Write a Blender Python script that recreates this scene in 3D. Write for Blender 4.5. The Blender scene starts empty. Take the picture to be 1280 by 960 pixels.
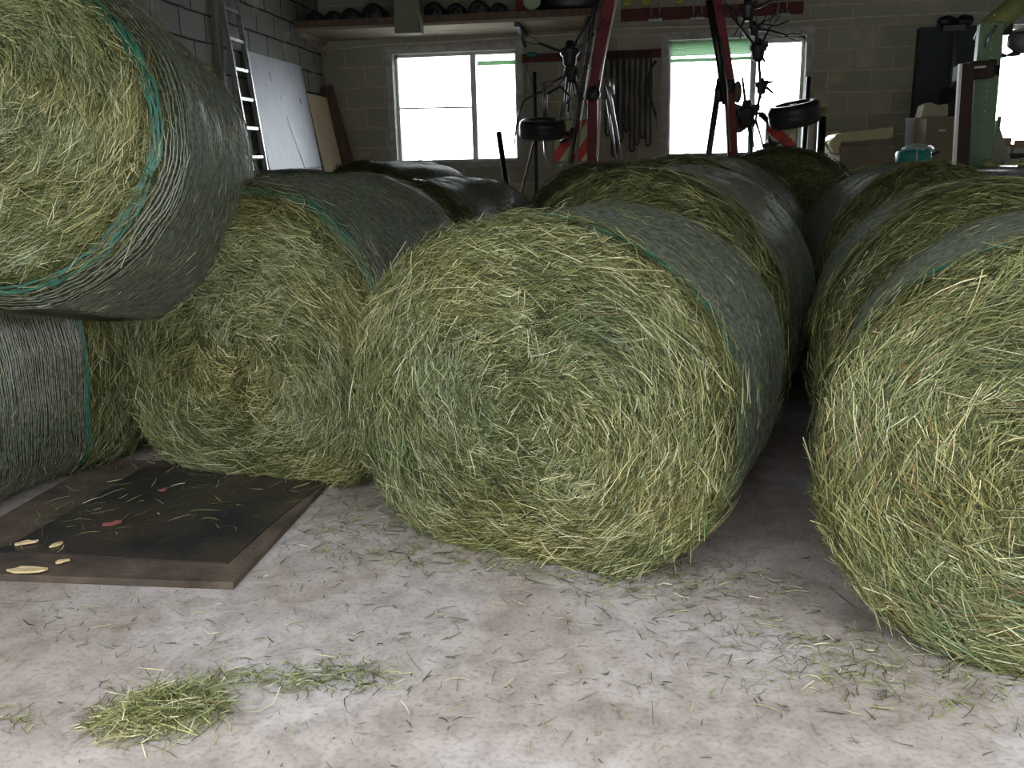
import bpy, bmesh, math, random
import numpy as np
from mathutils import Vector, Matrix, noise as mnoise
from math import sin, cos, pi, radians, sqrt

C = bpy.context.scene.collection
rng = np.random.default_rng(7)
random.seed(7)

# ------------------------------------------------------------------ camera
FPX = 1120.0
EYE = Vector((0.0, 0.0, 1.45))
PSI, TH, RO = radians(7.5), radians(13.9), radians(-1.4)
fw = Vector((-sin(PSI) * cos(TH), cos(PSI) * cos(TH), -sin(TH)))
r0 = Vector((cos(PSI), sin(PSI), 0.0))
u0 = r0.cross(fw)
RT = cos(RO) * r0 + sin(RO) * u0
UP = -sin(RO) * r0 + cos(RO) * u0
cam_data = bpy.data.cameras.new('camera')
cam = bpy.data.objects.new('camera', cam_data)
C.objects.link(cam)
cam_data.sensor_width = 36.0
cam_data.lens = FPX * 36.0 / 1280.0
cam_data.clip_end = 200
cam.matrix_world = Matrix(((RT.x, UP.x, -fw.x, EYE.x), (RT.y, UP.y, -fw.y, EYE.y), (RT.z, UP.z, -fw.z, EYE.z), (0, 0, 0, 1)))
bpy.context.scene.camera = cam


def ray(px, py):
    return RT * ((px - 640) / FPX) - UP * ((py - 480) / FPX) + fw


def W(px, py, Y):                       # survey point: where the sight line through a photo pixel meets the depth Y
    d = ray(px, py)
    return EYE + d * (Y / d.y)


def WZ(px, py, z=0.0):
    d = ray(px, py)
    return EYE + d * ((z - EYE.z) / d.z)


# ------------------------------------------------------------------ helpers
def tag(o, label=None, cat=None, group=None, kind=None):
    if label: o['label'] = label
    if cat: o['category'] = cat
    if group: o['group'] = group
    if kind: o['kind'] = kind
    return o


def empty(name, loc, label=None, cat=None, group=None, rot=None):
    o = bpy.data.objects.new(name, None)
    C.objects.link(o)
    o.empty_display_size = 0.1
    o.location = loc
    if rot is not None: o.rotation_euler = rot
    return tag(o, label, cat, group)


class MB:
    """collects shapes for ONE mesh"""
    def __init__(s):
        s.v, s.f, s.mi, s.sm = [], [], [], []
        s.m = 0

    def add(s, vs, fs, smooth=False):
        o = len(s.v)
        s.v.extend([tuple(v) for v in vs])
        for f in fs:
            s.f.append(tuple(i + o for i in f)); s.mi.append(s.m); s.sm.append(smooth)

    def box(s, c, size, rot=None):
        x, y, z = (k / 2 for k in size)
        vs = [Vector((i * x, j * y, k * z)) for i in (-1, 1) for j in (-1, 1) for k in (-1, 1)]
        if rot is not None: vs = [rot @ v for v in vs]
        c = Vector(c)
        s.add([v + c for v in vs], [(0, 1, 3, 2), (4, 6, 7, 5), (0, 4, 5, 1), (2, 3, 7, 6), (0, 2, 6, 4), (1, 5, 7, 3)])

    def span(s, a, b):
        s.box([(p + q) / 2 for p, q in zip(a, b)], [abs(q - p) for p, q in zip(a, b)])

    def bar(s, p0, p1, w, h, up=(0, 0, 1), w1=None, h1=None):
        p0, p1 = Vector(p0), Vector(p1)
        d = (p1 - p0).normalized(); up = Vector(up)
        if abs(d.dot(up)) > 0.98: up = Vector((0, 1, 0))
        x = d.cross(up).normalized(); y = x.cross(d)
        vs = []
        for p, a, b in ((p0, w, h), (p1, w1 or w, h1 or h)):
            for i, j in ((-1, -1), (1, -1), (1, 1), (-1, 1)):
                vs.append(p + x * (i * a / 2) + y * (j * b / 2))
        s.add(vs, [(3, 2, 1, 0), (4, 5, 6, 7), (0, 1, 5, 4), (1, 2, 6, 5), (2, 3, 7, 6), (3, 0, 4, 7)])

    def tube(s, pts, r, n=10, cap=True):
        pts = [Vector(p) for p in pts]
        rs = r if isinstance(r, (list, tuple)) else [r] * len(pts)
        vs, fs = [], []
        prev = None
        for i, p in enumerate(pts):
            d = (pts[min(i + 1, len(pts) - 1)] - pts[max(i - 1, 0)])
            if d.length < 1e-9: d = Vector((0, 0, 1))
            d.normalize()
            if prev is None:
                a = Vector((0, 0, 1)) if abs(d.z) < 0.9 else Vector((1, 0, 0))
                x = d.cross(a).normalized()
            else:
                x = (prev - d * prev.dot(d)).normalized()
            prev = x
            y = d.cross(x)
            for k in range(n):
                t = 2 * pi * k / n
                vs.append(p + (x * cos(t) + y * sin(t)) * rs[i])
        for i in range(len(pts) - 1):
            for k in range(n):
                a, b = i * n + k, i * n + (k + 1) % n
                fs.append((a, b, b + n, a + n))
        if cap:
            fs.append(tuple(range(n - 1, -1, -1)))
            fs.append(tuple((len(pts) - 1) * n + k for k in range(n)))
        s.add(vs, fs, True)

    def lathe(s, c, axis, prof, n=28, close=False):
        """prof: (distance along axis, radius)"""
        c = Vector(c); d = Vector(axis).normalized()
        a = Vector((0, 0, 1)) if abs(d.z) < 0.9 else Vector((1, 0, 0))
        x = d.cross(a).normalized(); y = d.cross(x)
        vs, fs = [], []
        for t, r in prof:
            for k in range(n):
                g = 2 * pi * k / n
                vs.append(c + d * t + (x * cos(g) + y * sin(g)) * max(r, 1e-4))
        m = len(prof)
        for i in range(m if close else m - 1):
            j = (i + 1) % m
            for k in range(n):
                fs.append((i * n + k, i * n + (k + 1) % n, j * n + (k + 1) % n, j * n + k))
        if not close:
            fs.append(tuple(range(n - 1, -1, -1)))
            fs.append(tuple((m - 1) * n + k for k in range(n)))
        s.add(vs, fs, True)

    def prism(s, poly, ext):
        """poly: 3D points, ext: extrusion vector"""
        n = len(poly); e = Vector(ext)
        vs = [Vector(p) for p in poly] + [Vector(p) + e for p in poly]
        fs = [tuple(range(n - 1, -1, -1)), tuple(range(n, 2 * n))]
        fs += [(i, (i + 1) % n, (i + 1) % n + n, i + n) for i in range(n)]
        s.add(vs, fs)

    def blob(s, c, r, sx=1, sy=1, sz=1, amp=0.15, fr=3.0, n=14, seed=0.0):
        c = Vector(c); vs, fs = [], []
        for i in range(n + 1):
            t = pi * i / n
            for k in range(2 * n):
                g = pi * k / n
                u = Vector((sin(t) * cos(g), sin(t) * sin(g), cos(t)))
                q = 1 + amp * mnoise.noise(u * fr + Vector((seed, seed * 2, 0)))
                vs.append(c + Vector((u.x * sx, u.y * sy, u.z * sz)) * (r * q))
        for i in range(n):
            for k in range(2 * n):
                a, b = i * 2 * n + k, i * 2 * n + (k + 1) % (2 * n)
                fs.append((a, a + 2 * n, b + 2 * n, b))
        s.add(vs, fs, True)

    def build(s, name, mats, parent=None, bevel=0.0, fix=True):
        me = bpy.data.meshes.new(name)
        org = parent.matrix_world.inverted() if parent is not None else Matrix()
        me.from_pydata(s.v, [], s.f)
        mats = mats if isinstance(mats, (list, tuple)) else [mats]
        for m in mats: me.materials.append(m)
        me.polygons.foreach_set('material_index', s.mi)
        me.polygons.foreach_set('use_smooth', s.sm)
        if fix:
            bm = bmesh.new(); bm.from_mesh(me)
            bmesh.ops.recalc_face_normals(bm, faces=bm.faces)
            bm.to_mesh(me); bm.free()
        o = bpy.data.objects.new(name, me)
        C.objects.link(o)
        if parent is not None:
            o.parent = parent
            pm = Matrix.LocRotScale(parent.location, parent.rotation_euler, parent.scale)
            if parent.parent is not None:
                pass
            me.transform(full_matrix(parent).inverted())
        if bevel:
            b = o.modifiers.new('bevel', 'BEVEL'); b.width = bevel; b.segments = 2; b.limit_method = 'ANGLE'
        return o


def full_matrix(o):
    m = Matrix.LocRotScale(o.location, o.rotation_euler, o.scale)
    return full_matrix(o.parent) @ m if o.parent is not None else m


# ------------------------------------------------------------------ materials
def mat(name, col=(0.5, 0.5, 0.5), rough=0.6, metal=0.0, spec=0.5, col2=None, nscale=8.0, bump=0.0, bscale=60.0, trans=0.0, stretch=None, detail=5.0):
    m = bpy.data.materials.new(name); m.use_nodes = True
    nt = m.node_tree; b = nt.nodes['Principled BSDF']
    b.inputs['Base Color'].default_value = (*col, 1)
    b.inputs['Roughness'].default_value = rough
    b.inputs['Metallic'].default_value = metal
    b.inputs['Specular IOR Level'].default_value = spec
    tc = nt.nodes.new('ShaderNodeTexCoord')
    src = tc.outputs['Object']
    if stretch:
        mp = nt.nodes.new('ShaderNodeMapping'); mp.inputs['Scale'].default_value = stretch
        nt.links.new(src, mp.inputs['Vector']); src = mp.outputs['Vector']
    n = nt.nodes.new('ShaderNodeTexNoise'); n.inputs['Scale'].default_value = nscale; n.inputs['Detail'].default_value = detail
    nt.links.new(src, n.inputs['Vector'])
    r = nt.nodes.new('ShaderNodeValToRGB')
    c2 = col2 or tuple(k * 0.72 for k in col)
    r.color_ramp.elements[0].position = 0.32; r.color_ramp.elements[0].color = (*c2, 1)
    r.color_ramp.elements[1].position = 0.68; r.color_ramp.elements[1].color = (*col, 1)
    nt.links.new(n.outputs['Fac'], r.inputs['Fac']); nt.links.new(r.outputs['Color'], b.inputs['Base Color'])
    if bump:
        n2 = nt.nodes.new('ShaderNodeTexNoise'); n2.inputs['Scale'].default_value = bscale; n2.inputs['Detail'].default_value = 6
        nt.links.new(src, n2.inputs['Vector'])
        bp = nt.nodes.new('ShaderNodeBump'); bp.inputs['Strength'].default_value = bump; bp.inputs['Distance'].default_value = 0.01
        nt.links.new(n2.outputs['Fac'], bp.inputs['Height']); nt.links.new(bp.outputs['Normal'], b.inputs['Normal'])
    return m


def straw_mat():
    m = bpy.data.materials.new('straw_blades'); m.use_nodes = True
    nt = m.node_tree; b = nt.nodes['Principled BSDF']
    a = nt.nodes.new('ShaderNodeAttribute'); a.attribute_name = 'tint'
    nt.links.new(a.outputs['Color'], b.inputs['Base Color'])
    b.inputs['Roughness'].default_value = 0.5
    b.inputs['Specular IOR Level'].default_value = 0.35
    return m


def hay_core_mat():
    m = mat('matted_hay', (.10, .105, .035), 0.9, col2=(.03, .034, .012), nscale=38, bump=1.0, bscale=110, spec=0.2)
    return m


def net_mat():
    """hay seen through a tight white net: pale threads running round the bale (the local Y axis is the bale's axis)"""
    m = bpy.data.materials.new('netted_hay'); m.use_nodes = True
    nt = m.node_tree; N = nt.nodes; L = nt.links; b = N['Principled BSDF']
    tc = N.new('ShaderNodeTexCoord')
    mp = N.new('ShaderNodeMapping'); mp.inputs['Scale'].default_value = (26, 140, 26); L.new(tc.outputs['Object'], mp.inputs['Vector'])
    n1 = N.new('ShaderNodeTexNoise'); n1.inputs['Scale'].default_value = 1.0; n1.inputs['Detail'].default_value = 6; L.new(mp.outputs['Vector'], n1.inputs['Vector'])
    n2 = N.new('ShaderNodeTexNoise'); n2.inputs['Scale'].default_value = 55; n2.inputs['Detail'].default_value = 6; L.new(tc.outputs['Object'], n2.inputs['Vector'])
    hay = N.new('ShaderNodeValToRGB'); L.new(n2.outputs['Fac'], hay.inputs['Fac'])
    hay.color_ramp.elements[0].position = .4; hay.color_ramp.elements[0].color = (.010, .013, .004, 1)
    hay.color_ramp.elements[1].position = .66; hay.color_ramp.elements[1].color = (.075, .085, .030, 1)
    th = N.new('ShaderNodeValToRGB'); L.new(n1.outputs['Fac'], th.inputs['Fac'])
    th.color_ramp.elements[0].position = .5; th.color_ramp.elements[1].position = .66
    mx = N.new('ShaderNodeMix'); mx.data_type = 'RGBA'
    L.new(th.outputs['Color'], mx.inputs['Factor']); L.new(hay.outputs['Color'], mx.inputs['A']); mx.inputs['B'].default_value = (.046, .058, .034, 1)
    L.new(mx.outputs['Result'], b.inputs['Base Color'])
    b.inputs['Roughness'].default_value = 0.34; b.inputs['Specular IOR Level'].default_value = 0.38
    bp = N.new('ShaderNodeBump'); bp.inputs['Strength'].default_value = .8; bp.inputs['Distance'].default_value = .012
    ad = N.new('ShaderNodeMath'); ad.operation = 'ADD'; L.new(n1.outputs['Fac'], ad.inputs[0]); L.new(n2.outputs['Fac'], ad.inputs[1])
    L.new(ad.outputs['Value'], bp.inputs['Height']); L.new(bp.outputs['Normal'], b.inputs['Normal'])
    return m


def block_mat(name, ax, c1, c2, mortar, bw=0.50, rh=0.25, off=(0, 0)):
    m = bpy.data.materials.new(name); m.use_nodes = True
    nt = m.node_tree; N = nt.nodes; L = nt.links; b = N['Principled BSDF']
    tc = N.new('ShaderNodeTexCoord'); sp = N.new('ShaderNodeSeparateXYZ'); L.new(tc.outputs['Object'], sp.inputs[0])
    cb = N.new('ShaderNodeCombineXYZ')
    nd = N.new('ShaderNodeTexNoise'); nd.inputs['Scale'].default_value = 3; L.new(tc.outputs['Object'], nd.inputs['Vector'])
    for i, (srcn, o) in enumerate(((ax, off[0]), ('Z', off[1]))):
        a = N.new('ShaderNodeMath'); a.operation = 'MULTIPLY_ADD'; L.new(nd.outputs['Fac'], a.inputs[0]); a.inputs[1].default_value = 0.03; a.inputs[2].default_value = o
        a2 = N.new('ShaderNodeMath'); a2.operation = 'ADD'; L.new(sp.outputs[srcn], a2.inputs[0]); L.new(a.outputs[0], a2.inputs[1])
        L.new(a2.outputs[0], cb.inputs[i])
    br = N.new('ShaderNodeTexBrick'); L.new(cb.outputs[0], br.inputs['Vector'])
    br.inputs['Scale'].default_value = 1; br.inputs['Brick Width'].default_value = bw; br.inputs['Row Height'].default_value = rh
    br.inputs['Mortar Size'].default_value = 0.011; br.inputs['Mortar Smooth'].default_value = 0.2
    br.inputs['Color1'].default_value = (*c1, 1); br.inputs['Color2'].default_value = (*c2, 1); br.inputs['Mortar'].default_value = (*mortar, 1)
    n = N.new('ShaderNodeTexNoise'); n.inputs['Scale'].default_value = 2.3; n.inputs['Detail'].default_value = 8; L.new(tc.outputs['Object'], n.inputs['Vector'])
    rp = N.new('ShaderNodeValToRGB'); L.new(n.outputs['Fac'], rp.inputs['Fac'])
    rp.color_ramp.elements[0].position = .58; rp.color_ramp.elements[0].color = (0, 0, 0, 1)
    rp.color_ramp.elements[1].position = .70; rp.color_ramp.elements[1].color = (.55, .55, .55, 1)
    mx = N.new('ShaderNodeMix'); mx.data_type = 'RGBA'; L.new(rp.outputs['Color'], mx.inputs['Factor']); L.new(br.outputs['Color'], mx.inputs['A'])
    mx.inputs['B'].default_value = (.60, .57, .40, 1)
    L.new(mx.outputs['Result'], b.inputs['Base Color'])
    b.inputs['Roughness'].default_value = .92; b.inputs['Specular IOR Level'].default_value = .15
    n3 = N.new('ShaderNodeTexNoise'); n3.inputs['Scale'].default_value = 40; n3.inputs['Detail'].default_value = 6; L.new(tc.outputs['Object'], n3.inputs['Vector'])
    sb = N.new('ShaderNodeMath'); sb.operation = 'MULTIPLY_ADD'; L.new(br.outputs['Fac'], sb.inputs[0]); sb.inputs[1].default_value = -1.5; L.new(n3.outputs['Fac'], sb.inputs[2])
    bp = N.new('ShaderNodeBump'); bp.inputs['Strength'].default_value = .7; bp.inputs['Distance'].default_value = .012
    L.new(sb.outputs[0], bp.inputs['Height']); L.new(bp.outputs['Normal'], b.inputs['Normal'])
    return m


def floor_mat():
    m = bpy.data.materials.new('dusty_concrete'); m.use_nodes = True
    nt = m.node_tree; N = nt.nodes; L = nt.links; b = N['Principled BSDF']
    tc = N.new('ShaderNodeTexCoord')
    def noise(sc, det, dist=0):
        n = N.new('ShaderNodeTexNoise'); n.inputs['Scale'].default_value = sc; n.inputs['Detail'].default_value = det; n.inputs['Distortion'].default_value = dist
        L.new(tc.outputs['Object'], n.inputs['Vector']); return n
    a = noise(1.1, 8, .4); c = noise(9, 10, .6); d = noise(60, 8)
    r1 = N.new('ShaderNodeValToRGB'); L.new(a.outputs['Fac'], r1.inputs['Fac'])
    e = r1.color_ramp.elements
    e[0].position = .33; e[0].color = (.32, .275, .248, 1); e[1].position = .66; e[1].color = (.52, .50, .497, 1)
    q = e.new(.48); q.color = (.42, .375, .345, 1)
    r2 = N.new('ShaderNodeValToRGB'); L.new(c.outputs['Fac'], r2.inputs['Fac'])
    r2.color_ramp.elements[0].position = .3; r2.color_ramp.elements[0].color = (.72, .69, .665, 1); r2.color_ramp.elements[1].position = .62; r2.color_ramp.elements[1].color = (1.05, 1.04, 1.04, 1)
    m1 = N.new('ShaderNodeMix'); m1.data_type = 'RGBA'; m1.blend_type = 'MULTIPLY'; m1.inputs['Factor'].default_value = 1
    L.new(r1.outputs['Color'], m1.inputs['A']); L.new(r2.outputs['Color'], m1.inputs['B'])
    r3 = N.new('ShaderNodeValToRGB'); L.new(d.outputs['Fac'], r3.inputs['Fac'])
    r3.color_ramp.elements[0].position = .34; r3.color_ramp.elements[0].color = (.74, .71, .68, 1); r3.color_ramp.elements[1].position = .5; r3.color_ramp.elements[1].color = (1, 1, 1, 1)
    m2 = N.new('ShaderNodeMix'); m2.data_type = 'RGBA'; m2.blend_type = 'MULTIPLY'; m2.inputs['Factor'].default_value = .8
    L.new(m1.outputs['Result'], m2.inputs['A']); L.new(r3.outputs['Color'], m2.inputs['B'])
    L.new(m2.outputs['Result'], b.inputs['Base Color'])
    b.inputs['Roughness'].default_value = .82; b.inputs['Specular IOR Level'].default_value = .25
    bp = N.new('ShaderNodeBump'); bp.inputs['Strength'].default_value = .35; bp.inputs['Distance'].default_value = .006
    L.new(d.outputs['Fac'], bp.inputs['Height']); L.new(bp.outputs['Normal'], b.inputs['Normal'])
    return m


def thin_mat(name, col):
    m = bpy.data.materials.new(name); m.use_nodes = True
    nt = m.node_tree; N = nt.nodes; L = nt.links; b = N['Principled BSDF']
    tc = N.new('ShaderNodeTexCoord'); n = N.new('ShaderNodeTexNoise'); n.inputs['Scale'].default_value = 20; L.new(tc.outputs['Object'], n.inputs['Vector'])
    r = N.new('ShaderNodeValToRGB'); L.new(n.outputs['Fac'], r.inputs['Fac'])
    r.color_ramp.elements[0].color = (*[k * .85 for k in col], 1); r.color_ramp.elements[1].color = (*col, 1)
    L.new(r.outputs['Color'], b.inputs['Base Color']); b.inputs['Roughness'].default_value = .6
    t = N.new('ShaderNodeBsdfTranslucent'); L.new(r.outputs['Color'], t.inputs['Color'])
    mx = N.new('ShaderNodeMixShader'); mx.inputs[0].default_value = .45; L.new(b.outputs[0], mx.inputs[1]); L.new(t.outputs[0], mx.inputs[2])
    L.new(mx.outputs[0], N['Material Output'].inputs['Surface'])
    return m


def stripe_mat(name, sx, sz, period, off):
    m = bpy.data.materials.new(name); m.use_nodes = True
    nt = m.node_tree; N = nt.nodes; L = nt.links; b = N['Principled BSDF']
    tc = N.new('ShaderNodeTexCoord'); dp = N.new('ShaderNodeVectorMath'); dp.operation = 'DOT_PRODUCT'
    L.new(tc.outputs['Object'], dp.inputs[0]); dp.inputs[1].default_value = (sx / period, 0, sz / period)
    ad = N.new('ShaderNodeMath'); ad.inputs[1].default_value = off + 50; L.new(dp.outputs['Value'], ad.inputs[0])
    fr = N.new('ShaderNodeMath'); fr.operation = 'FRACT'; L.new(ad.outputs[0], fr.inputs[0])
    gt = N.new('ShaderNodeMath'); gt.operation = 'GREATER_THAN'; gt.inputs[1].default_value = .5; L.new(fr.outputs[0], gt.inputs[0])
    mx = N.new('ShaderNodeMix'); mx.data_type = 'RGBA'; L.new(gt.outputs[0], mx.inputs['Factor'])
    mx.inputs['A'].default_value = (.62, .62, .36, 1); mx.inputs['B'].default_value = (.62, .025, .02, 1)
    L.new(mx.outputs['Result'], b.inputs['Base Color']); b.inputs['Roughness'].default_value = .45
    return m


def glass_mat():
    m = bpy.data.materials.new('window_glass'); m.use_nodes = True
    nt = m.node_tree; N = nt.nodes; L = nt.links; N.remove(N['Principled BSDF'])
    t = N.new('ShaderNodeBsdfTransparent'); t.inputs['Color'].default_value = (.93, .95, .94, 1)
    g = N.new('ShaderNodeBsdfGlossy'); g.inputs['Roughness'].default_value = .05
    f = N.new('ShaderNodeFresnel'); f.inputs['IOR'].default_value = 1.45
    mx = N.new('ShaderNodeMixShader'); L.new(f.outputs[0], mx.inputs[0]); L.new(t.outputs[0], mx.inputs[1]); L.new(g.outputs[0], mx.inputs[2])
    L.new(mx.outputs[0], N['Material Output'].inputs['Surface'])
    return m


M = dict(
    straw=straw_mat(), core=hay_core_mat(), net=net_mat(),
    thread=mat('net_thread', (.165, .19, .15), .27, spec=.8, col2=(.05, .055, .035), nscale=45),
    teal=mat('green_net_thread', (.015, .17, .12), .4, col2=(.01, .07, .05), nscale=30),
    floor=floor_mat(),
    back=block_mat('back_blockwork', 'X', (.42, .42, .345), (.34, .345, .285), (.50, .49, .39), .5, .25, (.1, .06)),
    side=block_mat('side_blockwork', 'Y', (.30, .31, .29), (.24, .25, .235), (.05, .05, .05), .5, .25, (.0, .135)),
    plaster=mat('grey_render', (.58, .575, .58), .9, col2=(.34, .34, .35), nscale=12, bump=.6, bscale=30),
    ceil=mat('ceiling_boards', (.13, .12, .10), .9, bump=.2),
    blockerwall=mat('dark_sky_blocker', (.11, .10, .085), .9, nscale=2, stretch=(6, 6, .5)),  # for the added sky-blocking wall only
    yard=mat('yard_concrete', (.42, .41, .39), .9, nscale=1.0),
    glass=glass_mat(),
    sash=mat('window_sash', (.78, .78, .80), .5, col2=(.66, .66, .68)),
    blind=thin_mat('green_blind', (.40, .56, .40)),
    timber=mat('pale_timber', (.42, .36, .26), .8, col2=(.30, .25, .17), nscale=4, stretch=(1, 12, 12), bump=.2),
    greypost=mat('grey_green_boarding', (.24, .25, .19), .8, col2=(.19, .20, .15), nscale=3, stretch=(8, 8, 1)),
    dark=mat('dark_rubber', (.022, .022, .026), .42, col2=(.014, .014, .016), nscale=10),
    black=mat('black_plastic', (.012, .012, .014), .35, nscale=10),
    red=mat('red_machine_paint', (.22, .010, .018), .45, spec=.3, col2=(.13, .008, .013), nscale=7),
    redrail=mat('dull_red_rail', (.14, .025, .02), .65, col2=(.08, .02, .018), nscale=12),
    steel=mat('worn_steel', (.42, .43, .45), .32, metal=.85, col2=(.28, .28, .29), nscale=18),
    darksteel=mat('dark_steel', (.055, .055, .06), .4, metal=.4, col2=(.03, .03, .033), nscale=14),
    yellow=mat('yellow_plastic', (.78, .80, .16), .5, nscale=12),
    silverboard=mat('silver_grey_board', (.44, .46, .54), .6, col2=(.37, .39, .46), nscale=3, stretch=(6, 6, 1)),
    ply=mat('pale_plywood', (.62, .50, .34), .7, col2=(.52, .41, .27), nscale=3, stretch=(10, 10, 1)),
    brownwood=mat('brown_board', (.17, .11, .08), .75, col2=(.10, .07, .055), nscale=5, stretch=(8, 8, 1)),
    alu=mat('ladder_aluminium', (.42, .43, .43), .4, metal=.5, nscale=20),
    hatch=mat('worn_hatch_board', (.13, .10, .075), .85, spec=.2, col2=(.055, .043, .035), nscale=6, bump=.5, bscale=40, detail=8),
    mat_=mat('black_rubber_mat', (.014, .016, .021), .42, col2=(.055, .043, .032), nscale=2.6, bump=.5, bscale=35, detail=9),
    chip=mat('fresh_wood_chip', (.72, .58, .34), .7, col2=(.60, .45, .24), nscale=30),
    redflake=mat('pinkish_red_flake', (.36, .12, .105), .7, nscale=40),
    cream=mat('cream_plastic', (.62, .57, .36), .5, col2=(.52, .48, .30), nscale=4),
    card=mat('cardboard', (.26, .22, .16), .85, col2=(.22, .185, .135), nscale=4),
    cardtan=mat('tan_cardboard', (.42, .30, .18), .85, nscale=5),  # lighter, browner tan of the small cartons
    white=mat('white_plastic', (.62, .64, .66), .5, col2=(.54, .56, .58), nscale=5),
    tealpack=mat('turquoise_wrap', (.03, .36, .33), .4, col2=(.02, .25, .24), nscale=8),
    film=mat('clear_white_film', (.62, .70, .70), .25, col2=(.40, .54, .54), nscale=14, bump=.5, bscale=20),
    cab=mat('dark_blue_green_panel', (.028, .042, .045), .5, col2=(.02, .03, .034), nscale=3),
    green=mat('green_machine_paint', (.13, .21, .12), .42, col2=(.10, .165, .095), nscale=6),
    olive=mat('olive_yellow_arm', (.20, .22, .06), .5, col2=(.14, .16, .05), nscale=6),
    rust=mat('rust_brown_steel', (.04, .021, .014), .65, spec=.3, col2=(.022, .013, .010), nscale=9),
    lightedge=mat('pale_plate_and_lit_edge', (.72, .70, .66), .5, col2=(.6, .58, .54), nscale=6),  # pale plate, and the window light painted on the beam's edge
    graphite=mat('grey_steel_bar', (.16, .16, .17), .5, metal=.3, nscale=10),
    hoop=mat('pale_conduit', (.66, .66, .60), .6, nscale=10),
    stripeL=stripe_mat('warning_stripe_left', 1, -.75, .23, .3416),
    stripeR=stripe_mat('warning_stripe_right', 1, 1.1, .30, .8784),
)

# ------------------------------------------------------------------ straw
PAL = np.array([(.030, .034, .012), (.072, .084, .026), (.128, .148, .048), (.195, .218, .078), (.285, .30, .125), (.41, .41, .21), (.60, .58, .38), (.22, .135, .06), (.17, .25, .125)])


def straw_mesh(name, P, D, Nn, length, width, bend, tint, parent, m=None, kind='stuff'):
    """ribbons: P root (n,3), D direction, Nn outward normal, all in the parent's own frame; ONE mesh"""
    n = len(P)
    D = D / np.linalg.norm(D, axis=1, keepdims=True)
    S = np.cross(D, Nn); S /= np.maximum(np.linalg.norm(S, axis=1, keepdims=True), 1e-6)
    roll = rng.normal(0, .6, n)[:, None]
    U = np.cross(S, D)
    Wd = S * np.cos(roll) + U * np.sin(roll)
    B = S * rng.normal(0, 1, (n, 1)) + U * rng.normal(0, .45, (n, 1))
    B *= bend[:, None] * length[:, None]
    V = np.empty((n, 4, 2, 3))
    for j, t in enumerate((0, .36, .72, 1.0)):
        c = P + D * (length * (t - .5))[:, None] + B * ((t - .5) ** 2 * 4 - .5)
        w = (width * (1.0, 1.0, .8, .3)[j] / 2)[:, None]
        V[:, j, 0] = c - Wd * w; V[:, j, 1] = c + Wd * w
    V = V.reshape(-1, 3)
    base = np.arange(n)[:, None, None] * 8
    q = np.array([[0, 1, 3, 2], [2, 3, 5, 4], [4, 5, 7, 6]])[None]
    F = (base + q).reshape(-1)
    me = bpy.data.meshes.new(name)
    me.vertices.add(len(V)); me.vertices.foreach_set('co', V.astype(np.float32).ravel())
    me.loops.add(len(F)); me.loops.foreach_set('vertex_index', F.astype(np.int32))
    nf = len(F) // 4
    me.polygons.add(nf)
    me.polygons.foreach_set('loop_start', (np.arange(nf) * 4).astype(np.int32))
    at = me.attributes.new('tint', 'FLOAT_COLOR', 'POINT')
    col = np.ones((n, 8, 4), np.float32); col[:, :, :3] = tint[:, None, :]
    at.data.foreach_set('color', col.ravel())
    me.update(calc_edges=True)
    me.materials.append(m or M['straw'])
    o = bpy.data.objects.new(name, me); C.objects.link(o)
    if parent is not None: o.parent = parent
    if kind: o['kind'] = kind
    return o


def wav(P, seed, f):
    """smooth pseudo-noise, about -1..1"""
    g = np.random.default_rng(seed)
    out = np.zeros(len(P))
    for i in range(6):
        k = g.normal(0, f * (1 + i * .35), 3)
        out += np.sin(P @ k + g.uniform(0, 6.28)) / (1 + i * .3)
    return out / 2.6


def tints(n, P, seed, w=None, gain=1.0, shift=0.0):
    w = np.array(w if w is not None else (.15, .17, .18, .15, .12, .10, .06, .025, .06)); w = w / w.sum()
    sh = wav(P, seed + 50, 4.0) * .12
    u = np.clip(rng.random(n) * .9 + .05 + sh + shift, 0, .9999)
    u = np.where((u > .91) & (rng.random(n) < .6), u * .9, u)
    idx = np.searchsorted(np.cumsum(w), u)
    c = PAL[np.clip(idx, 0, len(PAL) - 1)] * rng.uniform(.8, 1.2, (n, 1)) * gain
    h = np.clip(wav(P, seed + 70, 5.0) + rng.normal(0, .35, n), -1.3, 1.3)      # browner and bluer green patches in the crop
    c = c * np.stack([1 + .085 * h, 1 + .005 * h, 1 - .10 * h], 1)
    return c


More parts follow.
